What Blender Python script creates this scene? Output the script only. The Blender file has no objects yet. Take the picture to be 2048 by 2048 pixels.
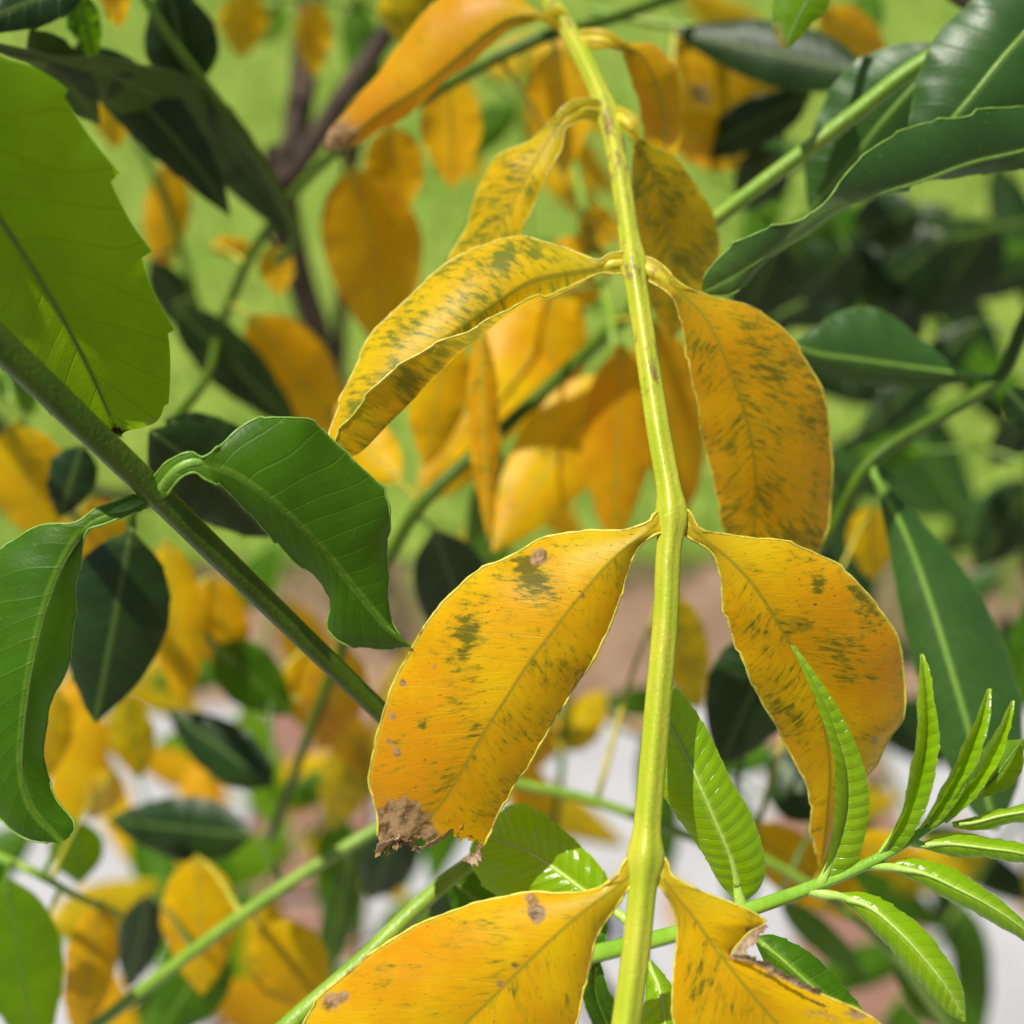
import bpy, math, random
import numpy as np
from mathutils import Vector, Matrix

# ------------------------------------------------------------------ camera, sky, sun, exposure
S = bpy.context.scene
COL = S.collection
R = math.radians
CAM_LOC = np.array([0.0, 0.0, 1.10])
PITCH = 45.0                       # degrees below the horizon
FOV = 45.0
TANF = math.tan(R(FOV / 2))
FOCUS = 0.170
cd = bpy.data.cameras.new('camera')
cam = bpy.data.objects.new('camera', cd); COL.objects.link(cam)
cam.location = CAM_LOC.tolist(); cam.rotation_euler = (R(90 - PITCH), 0, 0)
cd.sensor_width = 36.0; cd.lens = 18.0 / TANF
cd.clip_start = 0.01; cd.clip_end = 500
cd.dof.use_dof = True; cd.dof.focus_distance = FOCUS
cd.dof.aperture_fstop = cd.lens / 4.2   # about 4.2 mm of glass, as in a phone
S.camera = cam
SUN_TO = Vector((-0.34, 0.10, 0.93)).normalized()
sd = bpy.data.lights.new('sun', 'SUN'); sun = bpy.data.objects.new('sun', sd); COL.objects.link(sun)
sd.energy = 5.0; sd.angle = R(0.55); sd.color = (1.0, 0.95, 0.86)
sun.location = (0, 0, 3); sun.rotation_euler = SUN_TO.to_track_quat('Z', 'Y').to_euler()
W = bpy.data.worlds.new('World'); S.world = W; W.use_nodes = True
wn = W.node_tree.nodes; bgn = wn['Background']
sky = wn.new('ShaderNodeTexSky'); sky.sky_type = 'NISHITA'; sky.sun_disc = False
sky.sun_elevation = math.asin(SUN_TO.z); sky.sun_rotation = math.atan2(SUN_TO.x, SUN_TO.y)
W.node_tree.links.new(sky.outputs[0], bgn.inputs[0]); bgn.inputs[1].default_value = 0.066
S.view_settings.view_transform = 'Standard'; S.view_settings.look = 'None'
S.view_settings.exposure = 0.3; S.view_settings.gamma = 1.0; S.view_settings.use_curve_mapping = False
S.render.engine = 'CYCLES'
S.cycles.max_bounces = 10; S.cycles.transmission_bounces = 8; S.cycles.diffuse_bounces = 5
S.cycles.use_denoising = True

rng = np.random.default_rng(7); random.seed(7)
CR = np.array([1.0, 0, 0]); cp, sp = math.cos(R(PITCH)), math.sin(R(PITCH))
CU = np.array([0, sp, cp]); CF = np.array([0, cp, -sp])

def px2c(px, py, d):               # photograph pixel + distance (m) -> metric camera axes (right, up, forward)
    k = TANF / 1024.0
    return np.stack([(np.asarray(px) - 1024) * k * d, (1024 - np.asarray(py)) * k * d, np.asarray(d) * 1.0], -1)
def c2w(c): return CAM_LOC + c[..., 0:1] * CR + c[..., 1:2] * CU + c[..., 2:3] * CF
def P(px, py, d): return c2w(px2c(float(px), float(py), float(d))[None])[0]

# ------------------------------------------------------------------ node helpers
class NT:
    def __init__(s, name):
        s.m = bpy.data.materials.new(name); s.m.use_nodes = True; s.t = s.m.node_tree
        s.n = s.t.nodes; s.l = s.t.links; s.n.clear()
        s.out = s.n.new('ShaderNodeOutputMaterial')
    def _in(s, sock, v):
        if v is None: return
        if hasattr(v, 'is_linked') or isinstance(v, bpy.types.NodeSocket): s.l.new(v, sock)
        else:
            if isinstance(v, tuple) and len(v) == 3 and sock.type == 'RGBA': v = (*v, 1)
            sock.default_value = v
    def math(s, op, a, b=None, c=None, clamp=False):
        n = s.n.new('ShaderNodeMath'); n.operation = op; n.use_clamp = clamp
        for i, v in enumerate((a, b, c)): s._in(n.inputs[i], v)
        return n.outputs[0]
    def ramp(s, x, a, b):              # smoothstep a..b -> 0..1
        n = s.n.new('ShaderNodeMapRange'); n.interpolation_type = 'SMOOTHSTEP'
        s._in(n.inputs[0], x); n.inputs[1].default_value = a; n.inputs[2].default_value = b
        return n.outputs[0]
    def mix(s, f, a, b, mode='MIX'):
        n = s.n.new('ShaderNodeMix'); n.data_type = 'RGBA'; n.blend_type = mode
        s._in(n.inputs[0], f); s._in(n.inputs[6], a); s._in(n.inputs[7], b); return n.outputs[2]
    def noise(s, vec, scale, detail=2.0, rough=0.5, dist=0.0):
        n = s.n.new('ShaderNodeTexNoise'); s._in(n.inputs['Vector'], vec)
        n.inputs['Scale'].default_value = scale; n.inputs['Detail'].default_value = detail
        n.inputs['Roughness'].default_value = rough; n.inputs['Distortion'].default_value = dist
        return n.outputs[0]
    def comb(s, x, y, z):
        n = s.n.new('ShaderNodeCombineXYZ')
        for i, v in enumerate((x, y, z)): s._in(n.inputs[i], v)
        return n.outputs[0]
    def sep(s, v):
        n = s.n.new('ShaderNodeSeparateXYZ'); s._in(n.inputs[0], v); return n.outputs
    def uv(s, name):
        n = s.n.new('ShaderNodeUVMap'); n.uv_map = name; return n.outputs[0]
    def attr(s, name):
        n = s.n.new('ShaderNodeAttribute'); n.attribute_name = name; return n.outputs['Color']
    def rand(s): return s.n.new('ShaderNodeObjectInfo').outputs['Random']
    def coord(s, which='Object'): return s.n.new('ShaderNodeTexCoord').outputs[which]
    def bump(s, h, dist, strength=1.0):
        n = s.n.new('ShaderNodeBump'); s._in(n.inputs['Height'], h)
        n.inputs['Distance'].default_value = dist; n.inputs['Strength'].default_value = strength
        return n.outputs[0]
    def bsdf(s, col, rough, normal=None, spec=0.5, sheen=0.0):
        n = s.n.new('ShaderNodeBsdfPrincipled'); s._in(n.inputs['Base Color'], col)
        s._in(n.inputs['Roughness'], rough); n.inputs['Specular IOR Level'].default_value = spec
        if normal is not None: s.l.new(normal, n.inputs['Normal'])
        return n.outputs[0]
    def transl(s, a, col, fac, normal=None):
        t = s.n.new('ShaderNodeBsdfTranslucent'); s._in(t.inputs[0], col)
        if normal is not None: s.l.new(normal, t.inputs['Normal'])
        m = s.n.new('ShaderNodeMixShader'); s._in(m.inputs[0], fac)
        s.l.new(a, m.inputs[1]); s.l.new(t.outputs[0], m.inputs[2]); return m.outputs[0]
    def done(s, sh): s.l.new(sh, s.out.inputs[0]); return s.m

def leaf_coords(T):
    ph = T.sep(T.uv('phys')); uv = T.sep(T.uv('leaf')); r = T.rand()
    ac = ph[0]; al = ph[1]; aab = T.math('ABSOLUTE', ac)
    s = T.math('SUBTRACT', al, T.math('MULTIPLY', aab, 0.62))
    s = T.math('ADD', s, T.math('MULTIPLY', T.math('MULTIPLY', aab, aab), 0.012))
    seed = T.math('MULTIPLY', r, 71.0)
    return uv[0], uv[1], ac, al, aab, s, seed

def vein_lines(T, s, ac, seed, spacing, w):
    wob = T.noise(T.comb(T.math('MULTIPLY', s, .10), T.math('MULTIPLY', ac, .07), seed), 1.0, 1)
    q = T.math('ADD', T.math('DIVIDE', s, spacing), T.math('MULTIPLY', wob, 1.3))
    q = T.math('ADD', q, T.math('MULTIPLY', T.math('SIGN', ac), 0.23))
    f = T.math('ABSOLUTE', T.math('SUBTRACT', T.math('FRACT', q), 0.5))
    return T.ramp(f, 0.5 - w, 0.5), f

def mat_yellow(name, ca, cb, spot=(.07, .12, .012), thr=.60, rough=.40, tfac=.50):
    T = NT(name); u, v, ac, al, aab, s, seed = leaf_coords(T)
    an = T.n.new('ShaderNodeAttribute'); an.attribute_name = 'mark'; mk = T.sep(an.outputs['Color']); ora = an.outputs['Alpha']   # alpha: deeper orange tissue; r green staining, g necrosis, b pale green-yellow tissue
    phys = T.comb(ac, al, seed)
    big = T.noise(phys, .075, 3, .55)
    col = T.mix(T.ramp(big, .36, .64), ca, cb)
    col = T.mix(T.math('MULTIPLY', T.ramp(T.math('ADD', ora, T.math('MULTIPLY', T.math('SUBTRACT', T.noise(phys, .35, 3, .6), .5), .5)), .1, .9), .85), col, (.70, .25, .003))
    fib = T.noise(T.comb(T.math('MULTIPLY', s, 3.2), T.math('MULTIPLY', ac, .35), seed), 1.0, 3, .6)
    col = T.mix(T.math('MULTIPLY', T.ramp(fib, .42, .72), .36), col, (ca[0] * .80, ca[1] * .60, ca[2]))
    col = T.mix(T.math('MULTIPLY', T.ramp(T.noise(T.comb(T.math('MULTIPLY', s, 5.0), T.math('MULTIPLY', ac, .5), T.math('ADD', seed, 3.)), 1.0, 2, .6), .60, .75), .35), col, (.30, .24, .012))
    # chlorophyll left in patches strung along the side veins
    n1 = T.noise(T.comb(T.math('MULTIPLY', s, 1.15), T.math('MULTIPLY', ac, .42), seed), 1.0, 5, .66)
    n2 = T.noise(phys, .16, 2, .5)
    sm = T.math('ADD', n1, T.math('MULTIPLY', T.math('SUBTRACT', n2, .5), .55))
    sm = T.math('ADD', sm, T.math('MULTIPLY', mk[0], .32))
    haze = T.ramp(sm, thr - .14, thr + .12)
    core = T.ramp(sm, thr - .01, thr + .17)
    col = T.mix(T.math('MULTIPLY', haze, .55), col, (.26, .27, .012))
    col = T.mix(T.math('MULTIPLY', core, .85), col, spot)
    # pale tissue of petiole and base
    col = T.mix(T.math('MULTIPLY', mk[2], .85), col, (.54, .48, .022))
    vl, f = vein_lines(T, s, ac, seed, 4.2, .035)
    col = T.mix(T.math('MULTIPLY', vl, .22), col, (.62, .50, .05))
    mr = T.ramp(T.math('SUBTRACT', .30, aab), 0.0, .14)
    col = T.mix(T.math('MULTIPLY', mr, .75), col, (.36, .34, .022))
    ed = T.ramp(T.math('ABSOLUTE', T.math('SUBTRACT', u, .5)), .47, .498)
    col = T.mix(T.math('MULTIPLY', ed, .65), col, (.60, .50, .05))
    # small rusty freckles
    fr = T.noise(T.comb(T.math('MULTIPLY', s, 1.5), ac, T.math('ADD', seed, 9.0)), 1.5, 2, .6)
    col = T.mix(T.math('MULTIPLY', T.ramp(fr, .67, .74), .8), col, (.13, .045, .012))
    # necrosis
    nn = T.noise(phys, .9, 4, .65)
    ne = T.math('ADD', mk[1], T.math('MULTIPLY', T.math('SUBTRACT', nn, .5), .7))
    ncol = T.mix(T.ramp(T.noise(phys, .45, 4, .65), .36, .62), (.065, .032, .024), (.44, .27, .15))
    ncol = T.mix(T.math('MULTIPLY', T.ramp(T.noise(phys, 1.6, 3, .65), .5, .68), .6), ncol, (.56, .40, .26))
    col = T.mix(T.math('MULTIPLY', T.ramp(ne, .30, .52), T.ramp(mk[1], .04, .2)), col, ncol)
    grain = T.noise(phys, 3.2, 2, .7)
    h = T.math('ADD', T.math('MULTIPLY', vl, .22), T.math('MULTIPLY', grain, .30))
    h = T.math('ADD', h, T.math('MULTIPLY', fib, .6))
    nb = T.bump(h, .00014, .6)
    sh = T.bsdf(col, rough, nb, .25)
    tc = T.mix(.35, col, (.95, .62, .004))
    return T.done(T.transl(sh, tc, tfac, nb))

def mat_green(name, ca, cb, vein, rough=.4, spacing=3.2, vamt=.35, tcol=(.24, .40, .012), tfac=.3, spec=.45, bumpd=.00025, rib=.6):
    T = NT(name); u, v, ac, al, aab, s, seed = leaf_coords(T)
    mk = T.sep(T.attr('mark'))
    phys = T.comb(ac, al, seed)
    big = T.noise(phys, .10, 3, .55)
    col = T.mix(T.ramp(big, .35, .65), ca, cb)
    vl, f = vein_lines(T, s, ac, seed, spacing, .045)
    col = T.mix(T.math('MULTIPLY', vl, vamt), col, vein)
    mr = T.ramp(T.math('SUBTRACT', .75, aab), 0.0, .4)
    col = T.mix(T.math('MULTIPLY', mr, .75), col, vein)
    ed = T.ramp(T.math('ABSOLUTE', T.math('SUBTRACT', u, .5)), .475, .5)
    col = T.mix(T.math('MULTIPLY', ed, .5), col, vein)
    col = T.mix(T.math('MULTIPLY', mk[2], .75), col, vein)
    sp = T.noise(phys, 1.3, 2, .5)
    col = T.mix(T.math('MULTIPLY', T.ramp(sp, .68, .74), .5), col, vein)
    nn = T.noise(phys, .9, 4, .65)
    ne = T.math('ADD', mk[1], T.math('MULTIPLY', T.math('SUBTRACT', nn, .5), .6))
    col = T.mix(T.math('MULTIPLY', T.ramp(ne, .34, .54), T.ramp(mk[1], .04, .2)), col, (.24, .13, .06))
    grain = T.noise(phys, 2.2, 3, .65)
    h = T.math('ADD', T.math('MULTIPLY', f, -rib), T.math('MULTIPLY', grain, .30))
    h = T.math('SUBTRACT', h, T.math('MULTIPLY', vl, .25))
    nb = T.bump(h, bumpd, .8)
    rg = T.math('ADD', rough, T.math('MULTIPLY', T.math('SUBTRACT', grain, .5), .25))
    sh = T.bsdf(col, rg, nb, spec)
    tv = T.mix(T.math('MULTIPLY', vl, .45), tcol, tuple(x * .55 for x in tcol))
    tv = T.mix(T.math('MULTIPLY', T.ramp(big, .35, .65), .35), tv, tuple(x * .6 for x in tcol))
    tv = T.mix(T.math('MULTIPLY', mr, .6), tv, tuple(x * .45 for x in tcol))
    return T.done(T.transl(sh, tv, tfac, nb))

def mat_stem(name, ca, cb, brown=.5, rough=.42, stain=(.20, .10, .045), spec=.45, thr=.60, bmp=.00025):
    T = NT(name); o = T.coord('Object'); r = T.rand()
    so = T.sep(o); sd_ = T.math('MULTIPLY', r, 3.0)
    vec = T.comb(T.math('ADD', so[0], sd_), T.math('MULTIPLY', so[1], .35), T.math('MULTIPLY', so[2], .35))
    n1 = T.noise(vec, 260, 3, .6); n2 = T.noise(vec, 700, 4, .65); n3 = T.noise(o, 60, 2, .5)
    col = T.mix(T.ramp(n1, .35, .65), ca, cb)
    col = T.mix(T.math('MULTIPLY', T.math('MULTIPLY', T.ramp(n2, thr - .08, thr + .06), T.ramp(n3, .47, .62)), brown), col, stain)
    dots = T.noise(o, 1700, 1, .5)
    col = T.mix(T.math('MULTIPLY', T.ramp(dots, .68, .75), .35), col, tuple(min(1, x * 1.6 + .06) for x in ca))
    nb = T.bump(T.math('ADD', n2, T.math('MULTIPLY', dots, .5)), bmp, .7)
    return T.done(T.bsdf(col, rough, nb, spec))

def mat_simple(name, ca, cb, scale, rough=.8, spec=.3, bmp=0.002, detail=5):
    T = NT(name); o = T.coord('Object')
    n1 = T.noise(o, scale, detail, .6); n2 = T.noise(o, scale * 9, 3, .6)
    col = T.mix(T.ramp(n1, .3, .7), ca, cb)
    col = T.mix(T.math('MULTIPLY', n2, .35), col, tuple(x * .55 for x in ca))
    return T.done(T.bsdf(col, rough, T.bump(n2, bmp, .6), spec))

M = {
 'yellow':  mat_yellow('leaf_yellow', (.88, .56, .003), (.82, .42, .003), spot=(.055, .085, .010), thr=.62),
 'mottled': mat_yellow('leaf_mottled', (.80, .58, .006), (.80, .50, .005), spot=(.09, .17, .02), thr=.53),
 'amber':   mat_yellow('leaf_amber', (.78, .41, .004), (.70, .32, .004), spot=(.075, .10, .012), thr=.565),
 'gold':    mat_yellow('leaf_gold', (.84, .46, .004), (.76, .34, .004), thr=.66),
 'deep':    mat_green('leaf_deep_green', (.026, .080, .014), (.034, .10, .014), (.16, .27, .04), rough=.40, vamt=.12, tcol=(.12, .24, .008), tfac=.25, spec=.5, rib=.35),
 'green':   mat_green('leaf_green', (.042, .135, .004), (.030, .100, .004), (.15, .28, .022), tcol=(.20, .40, .004), tfac=.36, spec=.2, vamt=.28),
 'bright':  mat_green('leaf_bright_green', (.085, .22, .008), (.060, .17, .008), (.20, .36, .03), tcol=(.40, .64, .002), tfac=.60, vamt=.15, rough=.55, spec=.2, spacing=5.2),
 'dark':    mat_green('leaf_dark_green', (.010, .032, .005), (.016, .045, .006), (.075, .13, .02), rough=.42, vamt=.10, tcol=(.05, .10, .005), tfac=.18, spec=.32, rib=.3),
 'young':   mat_green('leaf_young', (.18, .36, .004), (.23, .41, .005), (.38, .54, .05), rough=.17, spacing=1.75, vamt=.2, tcol=(.46, .74, .008), tfac=.42, spec=.5, bumpd=.00022, rib=.9),
 'tan':     mat_simple('leaf_dry_tan', (.52, .34, .18), (.38, .22, .11), 300, .8, .2, .0004),
 'crisp':   None,
 'st_yel':  mat_stem('stem_yellow_green', (.36, .43, .018), (.46, .46, .035), .95, thr=.55, bmp=.0002),
 'st_yel2': mat_stem('petiole_yellow', (.52, .47, .022), (.58, .44, .018), .6),
 'st_mid':  mat_stem('midrib_yellow', (.50, .44, .035), (.38, .36, .03), .8),
 'margin':  mat_stem('leaf_margin_yellow', (.66, .55, .08), (.52, .46, .04), .75, thr=.57),
 'st_green': mat_stem('stem_green', (.050, .105, .004), (.070, .135, .005), .25, spec=.25),
 'st_lgreen': mat_stem('stem_light_green', (.16, .30, .02), (.22, .34, .03), .4),
 'st_young': mat_stem('stem_young', (.15, .32, .02), (.21, .40, .04), .1, rough=.18, bmp=.0001),
 'mr_green': mat_stem('midrib_green', (.16, .32, .03), (.20, .36, .05), .1),
 'mr_dark': mat_stem('midrib_dark', (.06, .12, .015), (.08, .15, .02), .1),
 'mr_bright': mat_stem('midrib_bright', (.07, .18, .008), (.09, .2, .01), .1),
 'mr_young': mat_stem('midrib_young', (.34, .54, .08), (.40, .58, .12), .05, rough=.3),
 'bark':    mat_simple('bark', (.09, .065, .045), (.045, .032, .022), 60, .9, .2, .003),
}

_T = NT('leaf_crisp_margin'); _o = _T.coord('Object')
_c = _T.mix(_T.ramp(_T.noise(_o, 380, 4, .6), .35, .65), (.74, .58, .40), (.40, .24, .14))
_b = _T.bump(_T.noise(_o, 2600, 3, .6), .0004, .7)
M['crisp'] = _T.done(_T.transl(_T.bsdf(_c, .7, _b, .25), _c, .5, _b))

# ------------------------------------------------------------------ geometry helpers
def link(ob, parent=None):
    COL.objects.link(ob)
    if parent is not None: ob.parent = parent
    return ob

def mesh_obj(name, V, F, mat, origin, parent=None, porigin=None, smooth=True, uvs=None, mark=None):
    me = bpy.data.meshes.new(name)
    V = np.asarray(V, float) - np.asarray(origin)
    me.from_pydata(V.tolist(), [], F if isinstance(F, list) else F.tolist())
    if smooth: me.polygons.foreach_set('use_smooth', np.ones(len(me.polygons), bool))
    if uvs:
        li = np.empty(len(me.loops), np.int32); me.loops.foreach_get('vertex_index', li)
        for nm, arr in uvs.items():
            lay = me.uv_layers.new(name=nm); lay.data.foreach_set('uv', arr[li].astype(np.float32).ravel())
    if mark is not None:
        a = me.color_attributes.new('mark', 'FLOAT_COLOR', 'POINT')
        a.data.foreach_set('color', mark.astype(np.float32).ravel())
    me.materials.append(mat); me.update()
    ob = bpy.data.objects.new(name, me); link(ob, parent)
    ob.location = (np.asarray(origin) - (np.asarray(porigin) if porigin is not None else 0)).tolist()
    return ob

def empty(name, loc, label, cat, group=None):
    o = bpy.data.objects.new(name, None); o.empty_display_size = .01; COL.objects.link(o)
    o.location = np.asarray(loc).tolist(); o['label'] = label; o['category'] = cat
    if group: o['group'] = group
    return o

def catmull(pts, n):                # arc-length resampled Catmull-Rom
    p = np.asarray(pts, float)
    if len(p) == 2:
        t = np.linspace(0, 1, n)[:, None]; return p[0] * (1 - t) + p[1] * t
    q = np.vstack([2 * p[0] - p[1], p, 2 * p[-1] - p[-2]]); out = []
    for i in range(len(p) - 1):
        a, b, c, d = q[i:i + 4]; t = np.linspace(0, 1, 24, endpoint=False)[:, None]
        out.append(.5 * (2 * b + (c - a) * t + (2 * a - 5 * b + 4 * c - d) * t ** 2 + (3 * b - a - 3 * c + d) * t ** 3))
    out = np.vstack(out + [p[-1:]])
    L = np.r_[0, np.cumsum(np.linalg.norm(np.diff(out[:, :min(3, out.shape[1])], axis=0), axis=1))]
    t = np.linspace(0, L[-1], n)
    return np.stack([np.interp(t, L, out[:, k]) for k in range(out.shape[1])], 1)

def tube(pts, rad, seg=10, ridge=0.0, flat=1.0, cap=True, upv=None):
    p = np.asarray(pts, float); n = len(p); rad = np.broadcast_to(np.asarray(rad, float), (n,))
    T = np.gradient(p, axis=0); T /= np.linalg.norm(T, axis=1)[:, None] + 1e-12
    up = np.asarray(upv if upv is not None else -CF, float)
    V = []; a = np.linspace(0, 2 * np.pi, seg, endpoint=False)
    for i in range(n):
        b = np.cross(T[i], up); b /= np.linalg.norm(b) + 1e-12; c = np.cross(b, T[i])
        prof = 1 + ridge * np.cos(4 * a + .78)
        V.append(p[i] + rad[i] * prof[:, None] * (np.cos(a)[:, None] * b * flat + np.sin(a)[:, None] * c))
    V = np.vstack(V); F = []
    for i in range(n - 1):
        for k in range(seg):
            F.append([i * seg + k, i * seg + (k + 1) % seg, (i + 1) * seg + (k + 1) % seg, (i + 1) * seg + k])
    if cap:
        F.append(list(range(seg))[::-1]); F.append(list(range((n - 1) * seg, n * seg)))
    return V, F

def half_loft(rails, m):            # rails: list of (N,3) from midrib outwards -> (N,m,3)
    k = len(rails); A = np.stack(rails, 1)
    if k == 2:
        s = np.linspace(0, 1, m)[None, :, None]; return A[:, :1] * (1 - s) + A[:, 1:] * s
    q = np.concatenate([2 * A[:, :1] - A[:, 1:2], A, 2 * A[:, -1:] - A[:, -2:-1]], 1)
    out = []
    for s in np.linspace(0, k - 1, m):
        i = min(int(s), k - 2); t = s - i
        a, b, c, d = q[:, i], q[:, i + 1], q[:, i + 2], q[:, i + 3]
        out.append(.5 * (2 * b + (c - a) * t + (2 * a - 5 * b + 4 * c - d) * t ** 2 + (3 * b - a - 3 * c + d) * t ** 3))
    return np.stack(out, 1)

def leaflet(parent, porigin, mid, left, right, depth, kind='yellow', N=120, Mh=18, dl=0., dr=0., cup=.10,
            tooth=(6.0, .45), wave=(.35, 3.0), pet=None, pr=(1.15, .75, .26, .10), marks=(), spot=0., spotl=0., spotr=0., base_pale=.20,
            midmat=None, petmat=None, margin=None, margin_r=.16, rough_tip=0., label=None, name='leaflet', ribs=0., thr_end=None, wing=0., sink=.55):
    """mid/left/right: photograph-pixel rails from base to tip (left and right may hold several rails, midrib outwards);
    depth: distances (m) along the leaf; dl/dr: how far (mm) each outer rail lies behind (+) or before (-) the midrib."""
    dv = np.asarray(depth, float); kn = np.linspace(0, 1, len(dv)); fpet = 0.
    if wing and pet:                                        # the blade runs down the petiole as a narrow flange
        pq = np.array(pet, float)[:-1] if np.hypot(pet[-1][0] - mid[0][0], pet[-1][1] - mid[0][1]) < 14 else np.array(pet, float)
        full = np.vstack([pq[:, :2], np.array(mid, float)]); tg = np.gradient(full, axis=0); tg /= np.linalg.norm(tg, axis=1)[:, None]
        nn_ = np.stack([-tg[:, 1], tg[:, 0]], 1)
        l0 = np.array((left[0] if isinstance(left[0], list) else left)[0], float) - np.array(mid[0], float)
        sg = 1.0 if np.dot(l0, nn_[len(pq)]) > 0 else -1.0
        lw = pq[:, :2] + nn_[:len(pq)] * wing * sg; rw = pq[:, :2] - nn_[:len(pq)] * wing * sg
        tl = lambda w_: [tuple(q) for q in w_.tolist()]
        ext = lambda side, w_: [tl(w_) + list(q) for q in side] if isinstance(side[0], list) else tl(w_) + list(side)
        left = ext(left, lw); right = ext(right, rw)
        Lp = np.sum(np.linalg.norm(np.diff(full[:len(pq) + 1], axis=0), axis=1)); Lm = np.sum(np.linalg.norm(np.diff(np.array(mid, float), axis=0), axis=1))
        mid = tl(pq[:, :2]) + list(mid); fpet = Lp / (Lp + Lm)
        kn = np.r_[np.linspace(0, fpet, len(pq) + 1)[:-1], fpet + (1 - fpet) * kn]; dv = np.r_[pq[:, 2], dv]
        base_pale = fpet + base_pale * (1 - fpet)
        if thr_end: thr_end = [(a_, fpet + (1 - fpet) * b_) for a_, b_ in thr_end]
    dd = np.interp(np.linspace(0, 1, N), kn, dv)
    ker = np.hanning(max(3, N // 4) | 1); ker /= ker.sum(); pad = len(ker) // 2
    dd = np.convolve(np.pad(dd, pad, mode='reflect', reflect_type='odd'), ker, 'valid')
    t = np.linspace(0, 1, N); bell = np.sin(np.pi * np.clip((t - fpet) / (1 - fpet), 0, 1)) ** .7
    ll = left if isinstance(left[0], list) else [left]; rr = right if isinstance(right[0], list) else [right]
    dls = dl if isinstance(dl, (list, tuple)) else [dl]; drs = dr if isinstance(dr, (list, tuple)) else [dr]
    def rail(pts, off):
        p = catmull(pts, N); return px2c(p[:, 0], p[:, 1], dd + off * .001 * bell)
    mc = rail(mid, 0)
    sides = []
    Tm = np.gradient(mc, axis=0); Tm /= np.linalg.norm(Tm, axis=1)[:, None] + 1e-12
    arc = np.r_[0, np.cumsum(np.linalg.norm(np.diff(mc, axis=0), axis=1))] * 1000
    ph = rng.uniform(0, 6.28, 4)
    for si, (rails, offs) in enumerate(((ll, dls), (rr, drs))):
        rc = [rail(r_, o_) for r_, o_ in zip(rails, offs)]
        G = half_loft([mc] + rc, Mh)                       # (N,Mh,3)
        out = G[:, -1] - (mc if len(rc) == 1 else rc[-2]); hw = np.linalg.norm(out, axis=1)
        out /= hw[:, None] + 1e-9
        s = np.linspace(0, 1, Mh)
        nr = np.cross(Tm, out); nr /= np.linalg.norm(nr, axis=1)[:, None] + 1e-9
        nr *= np.sign(-nr[:, 2:3] + 1e-9)                   # towards the viewer's side
        if len(rc) == 1: G += nr[:, None] * (cup * hw)[:, None, None] * (4 * s * (1 - s))[None, :, None]
        wv = np.sin(2 * np.pi * wave[1] * t + ph[si]) + .5 * np.sin(2 * np.pi * wave[1] * 2.3 * t + ph[si + 2])
        G += nr[:, None] * (wave[0] * .001 * wv * bell)[:, None, None] * (s ** 2)[None, :, None]
        if ribs:
            sgrid = arc[:, None] - .6 * s[None] * hw[:, None] * 1000
            G += nr[:, None] * (.001 * ribs * (np.abs(np.sin(np.pi * sgrid / 1.75)) - .5) * np.sin(np.pi * np.clip(s * .98, 0, 1))[None] * np.minimum(1, hw[:, None] * 400))[..., None]
        if tooth:
            f = (arc / tooth[0] + ph[si]) % 1.0
            jit = .6 + .4 * np.sin(np.floor(arc / tooth[0] + ph[si]) * 7.3)
            dsp = tooth[1] * .001 * (f ** 3 - .3) * jit * np.clip((t - .10) * 8, 0, 1) * np.clip((1 - t) * 10, 0, 1)
            G += out[:, None] * (dsp)[:, None, None] * (s ** 7)[None, :, None]
        if rough_tip:
            k = np.clip((t - (1 - rough_tip)) / rough_tip, 0, 1) ** 2
            G += rng.normal(0, .00035, G.shape) * k[:, None, None]
        sides.append((G, hw, s))
    (GL, hl, s), (GR, hr, _) = sides
    colcut = {}
    if thr_end is not None:                                 # torn end: push the last rows back unevenly
        for G, sg in ((GL, -1), (GR, 1)):
            for j in range(Mh):
                uu = sg * s[j]
                cut = np.interp(uu, [a for a, b in thr_end], [b for a, b in thr_end]) + .006 * math.sin(uu * 41 + 2) + .004 * math.sin(uu * 97)
                colcut[(sg, j)] = cut; tt = np.linspace(0, cut, N); idx = tt * (N - 1); lo = np.floor(idx).astype(int).clip(0, N - 2); fr = (idx - lo)[:, None]
                G[:, j] = G[lo, j] * (1 - fr) + G[lo + 1, j] * fr
    grid = np.concatenate([GL[:, :0:-1], GR], 1)            # (N, 2Mh-1, 3)
    C = grid.shape[1]
    sc = np.r_[-s[:0:-1], s]
    hwm = np.where(sc[None] < 0, hl[:, None], hr[:, None]) * 1000
    uv = np.stack([np.broadcast_to((sc[None] + 1) / 2, (N, C)), np.broadcast_to(t[:, None], (N, C))], -1).reshape(-1, 2)
    AL = np.repeat(arc[:, None], C, 1); HW = hwm.copy()
    for (sg, j), cut in colcut.items():
        c_ = Mh - 1 + sg * j; AL[:, c_] = np.interp(t * cut, t, arc); HW[:, c_] = np.interp(t * cut, t, hwm[:, c_])
    phys = np.stack([sc[None] * HW, AL], -1).reshape(-1, 2)
    mk = np.zeros((N, C, 4)); mk[..., 0] = spot + np.where(sc < 0, spotl, spotr)[None] * np.abs(sc)[None] ** .5
    mk[..., 2] = np.clip(1 - t / max(base_pale, 1e-3), 0, 1)[:, None] ** .8
    gx = grid[..., 0] / grid[..., 2] * 1024 / TANF + 1024; gy = 1024 - grid[..., 1] / grid[..., 2] * 1024 / TANF
    for (mx, my, mr_, ch, st) in marks:
        d2 = ((gx - mx) ** 2 + (gy - my) ** 2) / mr_ ** 2
        mk[..., ch] += st * np.exp(-d2 * 1.4)
    Wd = c2w(grid.reshape(-1, 3))
    idx = np.arange(N * C).reshape(N, C)
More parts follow.
